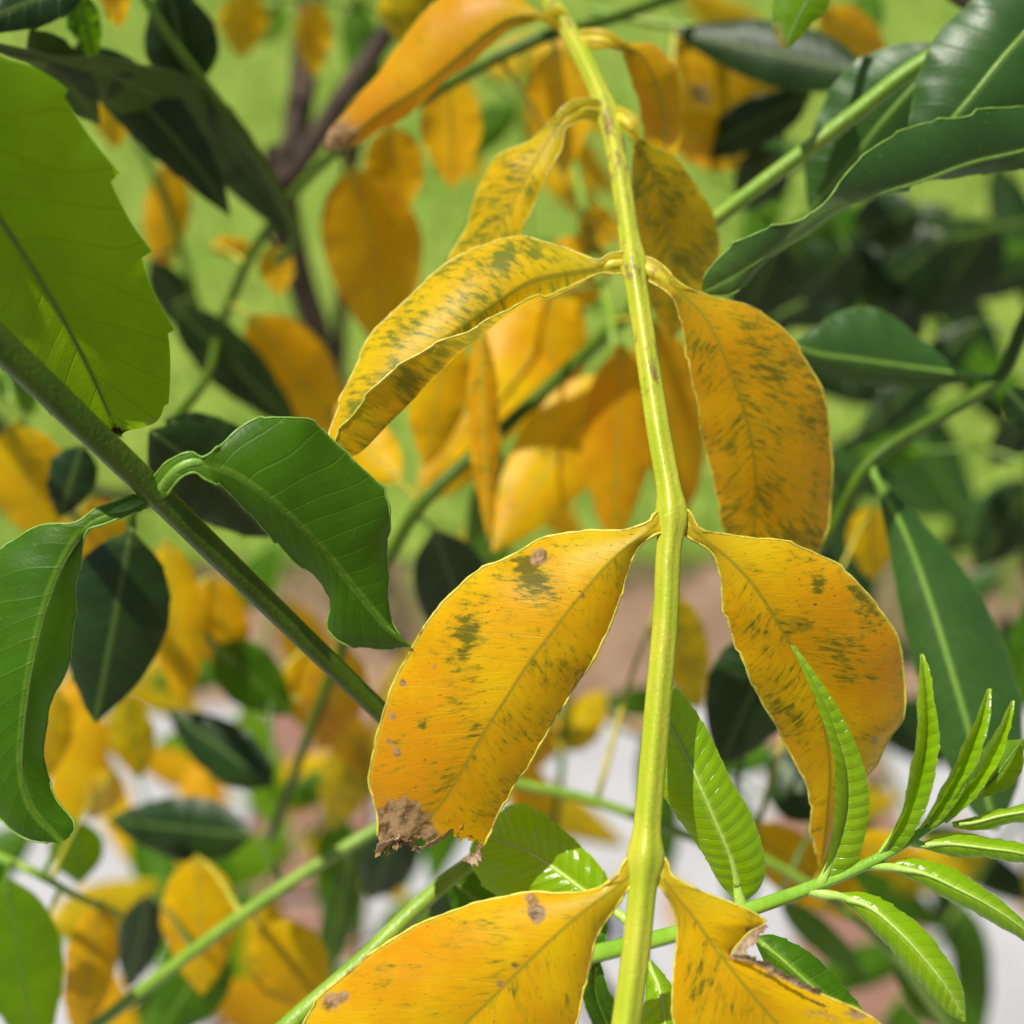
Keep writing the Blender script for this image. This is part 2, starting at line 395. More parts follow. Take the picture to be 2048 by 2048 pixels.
    F = np.stack([idx[:-1, :-1], idx[:-1, 1:], idx[1:, 1:], idx[1:, :-1]], -1).reshape(-1, 4)
    org = Wd[idx[0, Mh - 1]]
    ob = mesh_obj(name, Wd, F, M[kind], org, parent, porigin, uvs={'leaf': uv, 'phys': phys}, mark=mk.reshape(-1, 4))
    if label: ob['label'] = label
    # petiole and midrib: one tapering rib that starts on the rachis and sinks into the blade
    midc = grid[:, Mh - 1]
    if pet:
        pp = px2c(np.array([q[0] for q in pet]), np.array([q[1] for q in pet]), np.array([q[2] for q in pet], float))
    else: pp = np.zeros((0, 3))
    if midmat is None: midmat = {'yellow': 'st_mid', 'mottled': 'st_mid', 'amber': 'st_mid', 'gold': 'st_mid', 'green': 'mr_green', 'deep': 'mr_green', 'bright': 'mr_bright', 'dark': 'mr_dark', 'young': 'mr_young'}[kind]
    if pr is not None:
        if wing: sink = max(sink, 1.0)
        back = np.array([0, 0, 1.0]) * sink * .001          # ribs stand out on the far (under) side of the blade
        k0 = max(2, int(N * (fpet + .12 * (1 - fpet)))); n1 = 20 if N > 60 else 8
        if len(pp):
            path = np.vstack([pp, midc[k0 // 2:k0 + 1:max(1, k0 // 4)]]) if not wing else np.vstack([pp[:-1], midc[int(N * fpet):k0 + 1:max(1, N // 40)]])
            path = catmull(path, n1) + back * pr[0] * (.9 if not wing else .88); rr_ = np.linspace(pr[0], pr[1] * .55, n1) * .001
            V, F2 = tube(c2w(path), rr_, 12 if N > 60 else 6, ridge=.03)
            mesh_obj('petiole', V, F2, M[petmat or midmat], c2w(path)[0], ob, org)
        st = midc[k0 // 2 if not wing else int(N * fpet):int(N * .97):max(1, N // 45)]; n = len(st)
        r2 = np.interp(np.linspace(0, 1, n), [0, .06, .16, .45, 1], [pr[1] * .8, pr[1] * .62, pr[1] * .42, pr[2] * .9, pr[3]]) * .001
        st = st + np.array([0, 0, 1.0]) * (r2 * sink * 1.15)[:, None]
        V, F2 = tube(c2w(st), r2, 8 if N > 60 else 5)
        mesh_obj('midrib', V, F2, M[midmat], c2w(st)[0], ob, org)
    if margin:
        for e in (0, C - 1):
            q = grid[2:int(N * .98), e]; q = q[::2]
            V, F2 = tube(c2w(q), margin_r * .001 * (1 + .25 * np.sin(np.arange(len(q)) * 1.7)), 6)
            mesh_obj('leaf_margin', V, F2, M[margin], c2w(q)[0], ob, org)
    return ob

def simple(parent, porigin, b, tip, w, kind, bend=0., wr=None, rach=None, N=34, fold=.25, cup=.08, spot=0., pos=.42, petr=.7, **kw):
    """an out-of-focus leaflet: base and tip as (px, py, distance), half-width and sideways bend in px"""
    b = np.array(b, float); e = np.array(tip, float); d = e - b; L = np.hypot(d[0], d[1]) + 1e-6
    n = np.array([-d[1], d[0]]) / L; t = np.linspace(0, 1, 9)
    mid = b[:2] + t[:, None] * d[:2] + (4 * t * (1 - t) * bend)[:, None] * n
    a = math.log(.5) / math.log(pos)
    prof = np.sin(np.pi * t ** a) ** .8; prof[0] = .06; prof[-1] = .02
    wr = w if wr is None else wr
    l = mid - n * (w * prof)[:, None]; r = mid + n * (wr * prof)[:, None]
    dep = [b[2], b[2] * .55 + e[2] * .45, e[2]]
    wm = w * b[2] * TANF / 1024 * 1000
    pet = None
    if rach is not None:
        q = np.asarray(rach, float); dist = np.hypot(q[:, 0] - b[0], q[:, 1] - b[1]); i = int(dist.argmin())
        pet = [tuple(q[i]), (.5 * (q[i][0] + b[0]), .5 * (q[i][1] + b[1]) - .08 * dist[i], .5 * (q[i][2] + b[2])), tuple(b)]
    kw.setdefault('tooth', (5.0, .4))
    return leaflet(parent, porigin, [tuple(q) for q in mid.tolist()], [tuple(q) for q in l.tolist()], [tuple(q) for q in r.tolist()], dep, kind, N=N, Mh=7, dl=fold * wm, dr=fold * wm, cup=cup,
                   pet=pet, pr=(petr, petr * .7, .25, .1), spot=spot, base_pale=.1, **kw)

def rachis(parent, porigin, pts, r0, r1, mat, name='rachis', ridge=.06, n=80, seg=16, nodes=()):
    p = catmull(pts, n); c = px2c(p[:, 0], p[:, 1], p[:, 2]); rad = np.linspace(r0, r1, n)
    for (ny, amp, wd) in nodes:                             # swellings where leaflets leave
        rad = rad * (1 + amp * np.exp(-((p[:, 1] - ny) / wd) ** 2))
    w = c2w(c); V, F = tube(w, rad * .001, seg, ridge)
    mesh_obj(name, V, F, M[mat], w[0], parent, porigin)
    return p

def compound(name, label, pts, r0, r1, mat, leaves, cat='leaf', group=None, n=60, **kw):
    o = P(*pts[0]); e = empty(name, o, label, cat, group)
    rp = rachis(e, o, pts, r0, r1, mat, n=n, seg=10, **kw)
    for L in leaves:
        L = list(L); opt = L.pop() if isinstance(L[-1], dict) else {}
        simple(e, o, L[0], L[1], L[2], L[3], rach=rp, **opt)
    return e, o, rp

# ------------------------------------------------------------------ the ground behind the shrub
def sheet(name, x0, x1, y0, y1, z, mat, thick=0.0, kind='structure', parent=None, po=None):
    V = [(x0, y0, z), (x1, y0, z), (x1, y1, z), (x0, y1, z)]; F = [[0, 1, 2, 3]]
    if thick:
        V += [(x, y, z - thick) for x, y, _ in V[:4]]
        F += [[4, 7, 6, 5], [0, 4, 5, 1], [1, 5, 6, 2], [2, 6, 7, 3], [3, 7, 4, 0]]
    o = ((x0 + x1) / 2, (y0 + y1) / 2, z - thick)
    ob = mesh_obj(name, V, F, mat, o, parent, po, smooth=False)
    if kind and parent is None: ob['kind'] = kind
    return ob
MG_lawn = mat_simple('lawn_soil', (.18, .28, .035), (.26, .34, .06), 5, .9, .2, .01)
MG_soil = mat_simple('bed_soil', (.30, .20, .13), (.20, .125, .08), 14, .95, .15, .01)
MG_conc = mat_simple('path_concrete', (.36, .355, .36), (.43, .425, .43), 12, .8, .3, .002)
MG_brick = mat_simple('brick_clay', (.27, .145, .10), (.21, .11, .08), 25, .85, .25, .002)
MG_grass = NT('grass_blades')
_T = MG_grass; _n = _T.noise(_T.coord('Object'), 7, 3, .6)
_c = _T.mix(_T.ramp(_n, .35, .65), (.155, .275, .032), (.255, .345, .058))
MG_grass = _T.done(_T.transl(_T.bsdf(_c, .5, None, .3), (.32, .50, .06), .35))

ground = sheet('lawn', -80, 80, 1.02, 160, 0.0, MG_lawn)
soil = sheet('garden_bed', -80, 80, -80, 1.02, -0.006, MG_soil)
path = sheet('path', -30, 30, -2.0, .80, -0.002, mat_simple('path_sand', (.40, .36, .31), (.34, .30, .25), 30), 0.0)
# paving: pale slabs with two brick courses between them
po = np.array(path.location)
xs = [(-1.46, -.87), (-.86, -.265), (-.135, .26), (.39, .98), (.99, 1.58)]
for (xa, xb) in xs:
    for k, (ya, yb) in enumerate(((-.55, -.1), (-.09, .34), (.35, .795))):
        sheet('slab', xa, xb, ya, yb, random.uniform(.008, .011), MG_conc, .03, None, path, po)
for bx in (-.2, .325):
    for k in range(6):
        y = -.55 + k * .225
        sheet('brick', bx - .058, bx + .058, y, y + .213, random.uniform(.009, .013), MG_brick, .034, None, path, po)
# grass: far too many blades to count
nb = 70000
gx = rng.uniform(-2.6, 2.6, nb); gy = .96 + .05 * np.sin(gx * 9) + .04 * np.sin(gx * 23 + 1) + 3.6 * rng.uniform(0, 1, nb) ** 1.35
hh = rng.uniform(.02, .05, nb); a = rng.uniform(0, 2 * np.pi, nb); wd = rng.uniform(.0016, .003, nb); ln = rng.normal(0, .4, (nb, 2)) * hh[:, None]
b0 = np.stack([gx - np.cos(a) * wd, gy - np.sin(a) * wd, np.full(nb, -.002)], 1); b1 = np.stack([gx + np.cos(a) * wd, gy + np.sin(a) * wd, np.full(nb, -.002)], 1)
tp = np.stack([gx + ln[:, 0], gy + ln[:, 1], hh], 1)
V = np.stack([b0, b1, tp], 1).reshape(-1, 3); F = np.arange(nb * 3).reshape(-1, 3)
g = mesh_obj('grass', V, F, MG_grass, (0, 2, 0), smooth=False); g['kind'] = 'stuff'
g['label'] = 'sunlit short green grass of the lawn behind the shrub'

# ------------------------------------------------------------------ woody shrub frame
def woody(pts_w, r0, r1, name, parent, po, seg=10):
    p = catmull(pts_w, 40); V, F = tube(p, np.linspace(r0, r1, 40) * (1 + .05 * np.sin(np.arange(40) * 1.9)), seg, .03, upv=(.3, .9, .1))
    return mesh_obj(name, V, F, M['bark'], p[0], parent, po)
tr0 = np.array([-.20, .98, -.02])
trunk = empty('shrub_stem', tr0, 'dark woody upright shrub stem rising out of focus behind the drooping yellow leaflets', 'stem')
TJ = P(575, 470, .40)
TC = catmull([tr0, tr0 * .5 + TJ * .5 + np.array([.02, .03, 0]), TJ, P(592, 300, .41), P(615, 80, .42), P(640, -160, .43)], 60)
woody(TC, .009, .0045, 'trunk', trunk, tr0)
woody([TC[40], P(700, 330, .385), P(820, 150, .35), P(930, 0, .30), P(1060, -90, .245)], .0032, .002, 'branch', trunk, tr0)
woody([TC[24], P(300, 1000, .55), P(50, 900, .42), P(-160, 640, .25), P(-560, 100, .150), P(-420, 60, .128)], .0035, .002, 'branch', trunk, tr0)
woody([TC[52], P(1000, -180, .38), P(1600, -160, .31), P(2160, 120, .20)], .0034, .0022, 'branch', trunk, tr0)
woody([TC[20], P(900, 1500, .75), P(1300, 2100, .45), P(1130, 1925, .186)], .003, .002, 'branch', trunk, tr0)

# ------------------------------------------------------------------ A: the yellow compound leaf in focus
HP = [(1060, -90, .245), (1085, -20, .228), (1125, 40, .219), (1168, 120, .211), (1212, 222, .2035), (1238, 340, .196), (1265, 520, .186), (1285, 650, .181),
      (1315, 850, .1735), (1342, 1015, .169), (1336, 1120, .167), (1330, 1250, .165), (1314, 1430, .1625), (1297, 1620, .160), (1290, 1720, .1585), (1272, 1900, .156), (1252, 2048, .154), (1235, 2170, .152)]
AO = P(*HP[0])
A = empty('compound_leaf', AO, 'yellow compound leaf in sharp focus with green-spotted leaflets and pale straight rachis', 'leaf')
rachis(A, AO, HP, 1.40, 1.66, 'st_yel', n=220, seg=28, ridge=.11, nodes=((225, .28, 28), (525, .3, 30), (1030, .34, 36), (1715, .38, 38)))
FINE = dict(N=170, Mh=26)
# first pair (behind, soft)
leaflet(A, AO, [(1085, 28), (1010, 42), (930, 105), (850, 170), (760, 225), (690, 280), (650, 300)],
        [(1080, 22), (1000, -25), (900, -20), (800, 85), (735, 170), (690, 225), (655, 265), (648, 298)],
        [(1085, 40), (1010, 68), (935, 130), (880, 175), (820, 225), (760, 262), (700, 298), (652, 303)],
        [.216, .217, .220, .224, .229], 'gold', N=90, Mh=14, dl=3, dr=4, pet=[(1130, 50, .218), (1105, 32, .216)], petmat='st_yel2', wing=21,
        marks=[(740, 210, 130, 3, .8), (690, 265, 70, 1, .42), (655, 290, 50, 1, .4), (740, 190, 60, 1, .15)], margin=None, tooth=(6, .4))
leaflet(A, AO, [(1245, 92), (1282, 110), (1310, 160), (1325, 220), (1330, 300), (1320, 360)],
        [(1240, 96), (1252, 130), (1272, 190), (1285, 250), (1295, 310), (1318, 360)],
        [(1255, 84), (1310, 88), (1345, 130), (1362, 190), (1362, 270), (1325, 360)],
        [.212, .215, .222, .232], 'gold', N=80, Mh=12, dl=3, dr=4, pet=[(1160, 78, .2135), (1205, 78, .211), (1235, 88, .211)], petmat='st_yel2', wing=21)
# second pair
leaflet(A, AO, [(1120, 248), (1085, 300), (1040, 380), (1000, 450), (960, 530), (925, 610), (910, 690)],
        [(1108, 236), (1050, 285), (990, 320), (950, 400), (912, 490), (885, 560), (880, 630), (905, 690)],
        [(1130, 258), (1122, 300), (1090, 360), (1060, 420), (1040, 470), (1005, 560), (960, 640), (915, 692)],
        [.1995, .200, .202, .205, .209], 'mottled', N=110, Mh=16, dl=5, dr=-1, pet=[(1206, 224, .203), (1165, 218, .200), (1135, 232, .199)], petmat='st_yel2', wing=21, spot=.04, wave=(.5, 2.5), margin='margin', margin_r=.14)
leaflet(A, AO, [(1276, 285), (1312, 360), (1330, 440), (1345, 520), (1352, 600), (1340, 680)],
        [(1266, 285), (1262, 340), (1270, 420), (1268, 500), (1285, 580), (1335, 680)],
        [(1285, 278), (1345, 310), (1392, 365), (1425, 430), (1440, 500), (1425, 580), (1345, 682)],
        [.200, .204, .210, .218, .224], 'mottled', N=100, Mh=16, dl=5, dr=6, pet=[(1226, 228, .2025), (1258, 245, .199), (1272, 275, .1995)], petmat='st_yel2', wing=21, spot=.06)
# third pair
leaflet(A, AO, [(1200, 535), (1130, 545), (1060, 562), (990, 605), (920, 655), (840, 715), (770, 785), (715, 850), (672, 915)],
        [(1195, 520), (1140, 500), (1080, 478), (1010, 475), (955, 500), (880, 535), (820, 590), (760, 650), (715, 725), (680, 800), (658, 862), (668, 912)],
        [[(1198, 546), (1150, 572), (1090, 596), (1045, 612), (1000, 640), (940, 690), (885, 740), (835, 790), (780, 845), (720, 905), (676, 918)],
         [(1197, 548), (1130, 578), (1060, 600), (985, 632), (930, 662), (880, 688), (800, 730), (745, 775), (705, 830), (672, 872), (668, 914)]],
        [.1855, .183, .180, .179, .1785, .179], 'mottled', dl=7, dr=[1, -3], cup=.12, sink=.8, pet=[(1262, 525, .1855), (1225, 527, .1848), (1200, 533, .1853)], petmat='st_yel2', wing=21, pr=(1.35, 1.0, .22, .1),
        marks=[(1070, 508, 14, 0, 1.4), (1020, 500, 16, 0, .9), (1000, 520, 20, 0, .9), (880, 705, 26, 0, .6), (800, 770, 30, 0, .5), (960, 640, 60, 0, .25)], spot=.02, margin='margin', tooth=(6.5, .8), **FINE)
leaflet(A, AO, [(1355, 580), (1410, 635), (1452, 720), (1482, 800), (1502, 880), (1512, 970), (1508, 1060), (1498, 1150), (1490, 1210)],
        [(1338, 588), (1358, 625), (1370, 690), (1385, 760), (1400, 820), (1405, 880), (1424, 950), (1440, 1020), (1455, 1090), (1468, 1160), (1488, 1210)],
        [(1365, 570), (1430, 596), (1500, 612), (1560, 650), (1605, 710), (1640, 780), (1662, 870), (1666, 960), (1655, 1050), (1620, 1130), (1560, 1190), (1492, 1212)],
        [.1835, .1835, .186, .190, .196, .202], 'amber', dl=4, dr=8, cup=.10, pet=[(1272, 528, .1855), (1310, 545, .1835), (1350, 575, .183)], petmat='st_yel2', wing=21, pr=(1.35, 1.0, .24, .1),
        marks=[(1390, 690, 34, 0, .8), (1550, 740, 60, 0, .35), (1620, 850, 60, 0, .4), (1600, 1060, 60, 0, .25), (1350, 600, 20, 1, .4), (1362, 650, 16, 1, .4), (1480, 800, 22, 0, .6)], spot=.05, margin='margin', **FINE)
# fourth pair
leaflet_l4 = leaflet(A, AO, [(1305, 1058), (1255, 1092), (1205, 1140), (1150, 1205), (1100, 1270), (1055, 1330), (1010, 1400), (965, 1470), (930, 1530), (895, 1590), (858, 1640), (825, 1690)],
        [(1300, 1042), (1245, 1062), (1180, 1062), (1110, 1070), (1055, 1090), (1000, 1120), (950, 1146), (905, 1188), (868, 1230), (830, 1285), (797, 1340), (778, 1390), (760, 1450), (748, 1505), (740, 1555), (745, 1600), (756, 1650), (752, 1716)],
        [(1312, 1068), (1275, 1095), (1258, 1140), (1242, 1195), (1215, 1260), (1180, 1325), (1145, 1385), (1110, 1440), (1078, 1492), (1045, 1545), (1010, 1605), (985, 1655), (958, 1715)],
        [.1665, .166, .166, .167, .169, .172, .175], 'yellow', dl=8, dr=3, cup=.09, spotr=.13, sink=.8, pet=[(1338, 1032, .1685), (1318, 1048, .1668)], petmat='st_yel2', wing=21, pr=(1.5, 1.25, .26, .14),
        marks=[(800, 1480, 190, 3, .75), (880, 1260, 130, 3, .4), (790, 1640, 150, 3, .6), (1000, 1135, 60, 0, .3), (880, 1440, 70, 0, .15), (870, 1230, 60, 0, .25), (1090, 1175, 50, 0, .25), (760, 1540, 20, 1, .3), (1000, 1420, 120, 0, .08), (1078, 1115, 34, 1, .6), (1060, 1128, 24, 0, .8), (1062, 1165, 34, 0, .7), (1040, 1130, 30, 0, .6), (945, 1275, 34, 0, .9), (930, 1260, 30, 0, .6), (925, 1320, 34, 0, .5), (960, 1295, 18, 1, .3),
               (805, 1365, 14, 1, .6), (785, 1432, 16, 1, .55), (778, 1482, 14, 1, .5), (795, 1505, 18, 1, .55), (845, 1450, 12, 0, .8), (830, 1590, 45, 0, .5), (800, 1640, 70, 1, .5), (790, 1680, 75, 1, .6),
               (860, 1700, 50, 1, .5), (930, 1700, 40, 1, .5), (1165, 1190, 16, 1, .5), (1090, 1290, 10, 1, .5), (870, 1335, 12, 1, .45), (820, 1660, 40, 1, .4)],
        margin='margin', margin_r=.2, rough_tip=.06, spot=-.03, thr_end=[(-1, .995), (-.75, .985), (-.5, .988), (-.2, .985), (.05, .98), (.25, .972), (.4, .925), (.5, .95), (.75, .95), (.9, .955), (.95, .99), (1, 1.0)], **FINE)
leaflet(A, AO, [(1395, 1068), (1455, 1115), (1510, 1175), (1558, 1250), (1595, 1315), (1628, 1385), (1650, 1460), (1660, 1540), (1655, 1620), (1648, 1690), (1640, 1735)],
        [(1382, 1078), (1425, 1105), (1440, 1145), (1446, 1205), (1462, 1265), (1490, 1330), (1522, 1400), (1552, 1450), (1575, 1500), (1603, 1545), (1622, 1600), (1622, 1650), (1630, 1700), (1638, 1736)],
        [(1400, 1058), (1440, 1068), (1500, 1076), (1565, 1082), (1625, 1102), (1685, 1138), (1740, 1198), (1782, 1255), (1805, 1310), (1813, 1370), (1808, 1430), (1780, 1475), (1750, 1525), (1700, 1585), (1672, 1640), (1655, 1700), (1644, 1736)],
        [.168, .168, .170, .1735, .1775, .182, .187], 'yellow', dl=2, dr=6, cup=.12, spotl=.12, spotr=.04, sink=.8, pet=[(1346, 1030, .1685), (1368, 1042, .168), (1392, 1064, .168)], petmat='st_yel2', wing=21, pr=(1.45, 1.15, .28, .1),
        marks=[(1740, 1330, 190, 3, .85), (1640, 1180, 130, 3, .4), (1640, 1170, 20, 0, 1.0), (1700, 1180, 34, 0, .5), (1725, 1190, 24, 0, .7), (1610, 1240, 40, 0, .6), (1740, 1235, 34, 0, .6), (1680, 1310, 46, 0, .42), (1700, 1355, 26, 0, .55), (1745, 1360, 24, 0, .6), (1660, 1420, 40, 0, .35), (1560, 1430, 60, 0, .3), (1750, 1480, 20, 1, .5), (1560, 1290, 40, 0, .2)],
        spot=.0, margin='margin', margin_r=.2, **FINE)
# fifth pair, cut by the frame's lower edge
leaflet(A, AO, [(1245, 1765), (1180, 1812), (1110, 1872), (1045, 1935), (985, 1995), (930, 2048), (870, 2110), (800, 2190), (740, 2270)],
        [(1235, 1752), (1185, 1780), (1120, 1786), (1060, 1784), (1005, 1796), (955, 1806), (895, 1826), (830, 1852), (775, 1884), (720, 1925), (650, 1985), (610, 2040), (590, 2110), (620, 2190), (735, 2270)],
        [(1258, 1775), (1225, 1825), (1196, 1868), (1182, 1925), (1165, 1990), (1150, 2048), (1110, 2130), (1030, 2210), (900, 2260), (745, 2272)],
        [.1575, .157, .158, .160, .163, .166], 'yellow', dl=7, dr=3, cup=.10, sink=.8, spotr=.08, pet=[(1284, 1722, .1585), (1262, 1750, .1575)], petmat='st_yel2', wing=26, pr=(1.5, 1.25, .26, .12),
        marks=[(780, 1920, 190, 3, .6), (940, 1840, 120, 3, .3), (1075, 1830, 24, 1, .75), (1060, 1795, 30, 1, .5), (1000, 1792, 24, 1, .4), (980, 1850, 30, 0, .6), (1030, 1930, 14, 1, .6), (1000, 1968, 14, 1, .6), (660, 2005, 34, 1, .55), (690, 1990, 22, 1, .4), (900, 1875, 26, 0, .5), (910, 2010, 14, 1, .3)], spot=-.05, margin='margin', margin_r=.2, **FINE)
L4 = leaflet_l4
r5 = leaflet(A, AO, [(1335, 1770), (1385, 1832), (1430, 1895), (1480, 1960), (1530, 2020), (1590, 2090), (1640, 2170)],
        [(1322, 1775), (1346, 1815), (1355, 1860), (1350, 1920), (1346, 1985), (1350, 2048), (1400, 2120), (1636, 2172)],
        [(1345, 1752), (1400, 1782), (1462, 1806), (1512, 1828), (1532, 1846), (1505, 1860), (1482, 1882), (1462, 1912), (1495, 1922), (1540, 1940), (1600, 1968), (1660, 1996), (1720, 2022), (1770, 2058), (1790, 2110), (1740, 2160), (1644, 2172)],
        [.1575, .1565, .156, .157, .158], 'yellow', dl=3, dr=2, cup=.06, pet=[(1297, 1722, .1585), (1316, 1742, .1575), (1335, 1765, .157)], petmat='st_yel2', wing=26, pr=(1.5, 1.2, .2, .1), tooth=None,
        marks=[(1500, 1862, 18, 1, .6), (1468, 1905, 22, 1, .6), (1540, 1945, 26, 1, .5), (1640, 2020, 70, 1, .35), (1720, 2025, 40, 1, .45), (1440, 1980, 60, 0, .25)], spot=-.04, margin='margin', margin_r=.18, wave=(.15, 2), **FINE)
def crisp(parent, po, pts, wid, seed, curl=1.0):            # a dried, curled strip along a torn margin
    p = catmull(pts, 60); c = px2c(p[:, 0], p[:, 1], p[:, 2]); r_ = np.random.default_rng(seed); k = 9; rows = []
    T = np.gradient(c, axis=0); T /= np.linalg.norm(T, axis=1)[:, None]
    n = np.stack([-T[:, 1], T[:, 0], 0 * T[:, 0]], 1); f = np.array([0, 0, -1.0])
    w_ = wid * .001 * (.35 + np.sin(np.linspace(.12, 3.0, 60)) * (1 + .35 * np.convolve(r_.normal(0, 1, 64), np.ones(5) / 2.2, 'valid')))
    for j in range(k):
        a = j / (k - 1) * 2.3 * curl
        off = n * (w_ * math.sin(a))[:, None] * .8 + f * (w_ * (1 - math.cos(a)) * .8)[:, None]
        rows.append(c + off + r_.normal(0, .00006, c.shape))
    G = np.stack(rows, 1); idx = np.arange(60 * k).reshape(60, k)
    F = np.stack([idx[:-1, :-1], idx[:-1, 1:], idx[1:, 1:], idx[1:, :-1]], -1).reshape(-1, 4)
    w = c2w(G.reshape(-1, 3)); ob = mesh_obj('dried_margin', w, F, M['crisp'], w[0], parent, po); ob['label'] = 'curled tan dried margin of a torn leaflet'
    return ob
r5o = np.array(r5.matrix_world.translation) if False else AO + np.array(r5.location)
l4o = AO + np.array(L4.location)
crisp(L4, l4o, [(752, 1705, .1752), (785, 1688, .175), (815, 1690, .1748), (838, 1706, .1748)], 1.1, 8, .75)
crisp(L4, l4o, [(825, 1702, .175), (865, 1692, .1748), (895, 1672, .1745), (912, 1640, .174), (908, 1672, .1742), (945, 1676, .1742)], .8, 9, .7)
crisp(L4, l4o, [(958, 1684, .1745), (948, 1705, .1748), (925, 1716, .175)], 1.1, 10, .8)
crisp(r5, r5o, [(1532, 1848, .1566), (1505, 1862, .1564), (1484, 1884, .1563), (1464, 1912, .1562)], .8, 3, .8)
crisp(r5, r5o, [(1462, 1916, .1560), (1500, 1925, .1558), (1540, 1945, .1555), (1590, 1972, .1553), (1640, 1992, .1555)], 1.5, 5, .55)

# ------------------------------------------------------------------ B: the green compound leaf on the left, soft in front
BP = [(-220, 470, .142), (-60, 628, .147), (0, 688, .149), (150, 832, .156), (300, 975, .164), (450, 1122, .172), (600, 1268, .181), (770, 1432, .191), (900, 1560, .20)]
BO = P(*BP[0])
B = empty('compound_leaf', BO, 'green compound leaf with thick dark stem and folded toothed leaflet touching the yellow one', 'leaf')
rachis(B, BO, BP, 2.1, 1.45, 'st_green', n=120, seg=18, ridge=.05, nodes=())
leaflet(B, BO, [(415, 930), (475, 952), (560, 1015), (645, 1100), (715, 1185), (775, 1255), (822, 1292)],
        [(405, 915), (438, 893), (480, 855), (530, 836), (580, 836), (622, 842), (655, 868), (700, 912), (745, 955), (776, 1000), (776, 1075), (776, 1150), (782, 1235), (800, 1272), (824, 1292)],
        [(410, 958), (445, 975), (480, 1010), (525, 1056), (570, 1098), (620, 1145), (660, 1200), (655, 1255), (690, 1285), (745, 1298), (790, 1296), (822, 1295)],
        [.1625, .163, .166, .170, .173, .175], 'green', dl=3, dr=6, cup=.08, pet=[(312, 985, .1635), (345, 942, .1615), (385, 924, .161), (415, 928, .162)], pr=(1.25, .9, .3, .12), sink=.8, wing=21, base_pale=.10, tooth=(5.2, .9), margin='mr_green', **FINE)
leaflet(B, BO, [(165, 1058), (122, 1130), (88, 1220), (62, 1330), (46, 1440), (42, 1540), (62, 1615), (120, 1678)],
        [(150, 1046), (80, 1050), (30, 1080), (-25, 1130), (-70, 1260), (-75, 1420), (-40, 1570), (0, 1640), (55, 1678), (118, 1686)],
        [(178, 1058), (166, 1090), (156, 1160), (146, 1240), (134, 1330), (105, 1410), (87, 1480), (90, 1545), (112, 1595), (145, 1640), (150, 1662), (128, 1682)],
        [.163, .161, .160, .161, .163], 'green', dl=4, dr=5, cup=.10, pet=[(288, 1000, .165), (240, 1018, .1635), (195, 1035, .1632), (165, 1055, .163)], pr=(1.1, .85, .34, .12), sink=.8, wing=17, base_pale=.08, tooth=(6, .5), margin='mr_green', N=140, Mh=20)
# the big backlit leaf above it
B1P = [(-420, 60, .128), (-330, -60, .130), (-240, -130, .132)]
B1O = P(*B1P[0])
B1 = empty('compound_leaf', B1O, 'large bright translucent green leaflet with brown nibbled tip above the thick dark stem', 'leaf')
rachis(B1, B1O, B1P, 1.6, 1.4, 'st_green', n=30, seg=12)
leaflet(B1, B1O, [(-260, 60), (-140, 240), (0, 440), (100, 595), (180, 745), (232, 862)],
        [(-275, 70), (-300, 240), (-220, 480), (-80, 650), (60, 780), (140, 850), (200, 872), (228, 866)],
        [(-245, 40), (-110, 60), (10, 112), (75, 135), (135, 190), (185, 275), (220, 345), (255, 420), (285, 495), (305, 565), (332, 640), (342, 700), (340, 760), (330, 810), (316, 842), (285, 856), (240, 866)],
        [.134, .138, .147, .158, .170], 'bright', dl=7, dr=6, cup=.05, pet=[(-310, -85, .1305), (-285, -10, .131), (-260, 55, .134)], pr=(1.4, 1.0, .3, .15), base_pale=.05, tooth=(8.5, 1.7),
        marks=[(300, 852, 26, 1, .7), (235, 862, 22, 1, .6), (322, 830, 18, 1, .4)], rough_tip=.03, **FINE)

# ------------------------------------------------------------------ F: the glossy young shoot
FP = [(1130, 1925, .186), (1190, 1908, .183), (1350, 1868, .177), (1490, 1822, .172), (1640, 1768, .1685), (1760, 1715, .1665), (1850, 1660, .1655), (1920, 1612, .165), (1965, 1575, .165)]
FO = P(*FP[0])
FS = empty('young_shoot', FO, 'glossy lime green young shoot with slender ribbed leaflets fanning from a shiny stem', 'shoot')
rachis(FS, FO, FP, 1.45, .45, 'st_young', n=110, seg=16, ridge=.08, nodes=())
def young(mid, left, right, depth, pet=None, tooth=(1.7, .28), dl=-2., dr=-2., r=(1.0, .8, .3, .12), ribs=.065, N=150, Mh=16, kind='young', **kw):
    return leaflet(FS, FO, mid, left, right, depth, kind, N=N, Mh=Mh, dl=dl, dr=dr, cup=.14, tooth=tooth, wave=(.12, 3), pet=pet, pr=r, sink=.1, base_pale=.06, ribs=ribs, **kw)
young([(1480, 1800), (1464, 1722), (1430, 1640), (1384, 1535), (1338, 1442), (1300, 1365)],
      [(1474, 1804), (1440, 1768), (1402, 1702), (1352, 1632), (1322, 1580), (1298, 1500), (1292, 1420), (1298, 1365)],
      [(1488, 1804), (1516, 1782), (1531, 1738), (1522, 1682), (1500, 1622), (1462, 1560), (1424, 1475), (1384, 1412), (1346, 1372), (1304, 1352)],
      [.1725, .170, .169, .170, .172], pet=[(1490, 1822, .1722), (1482, 1808, .172)], dl=1.5, dr=1.5, r=(1.0, .8, .32, .12))
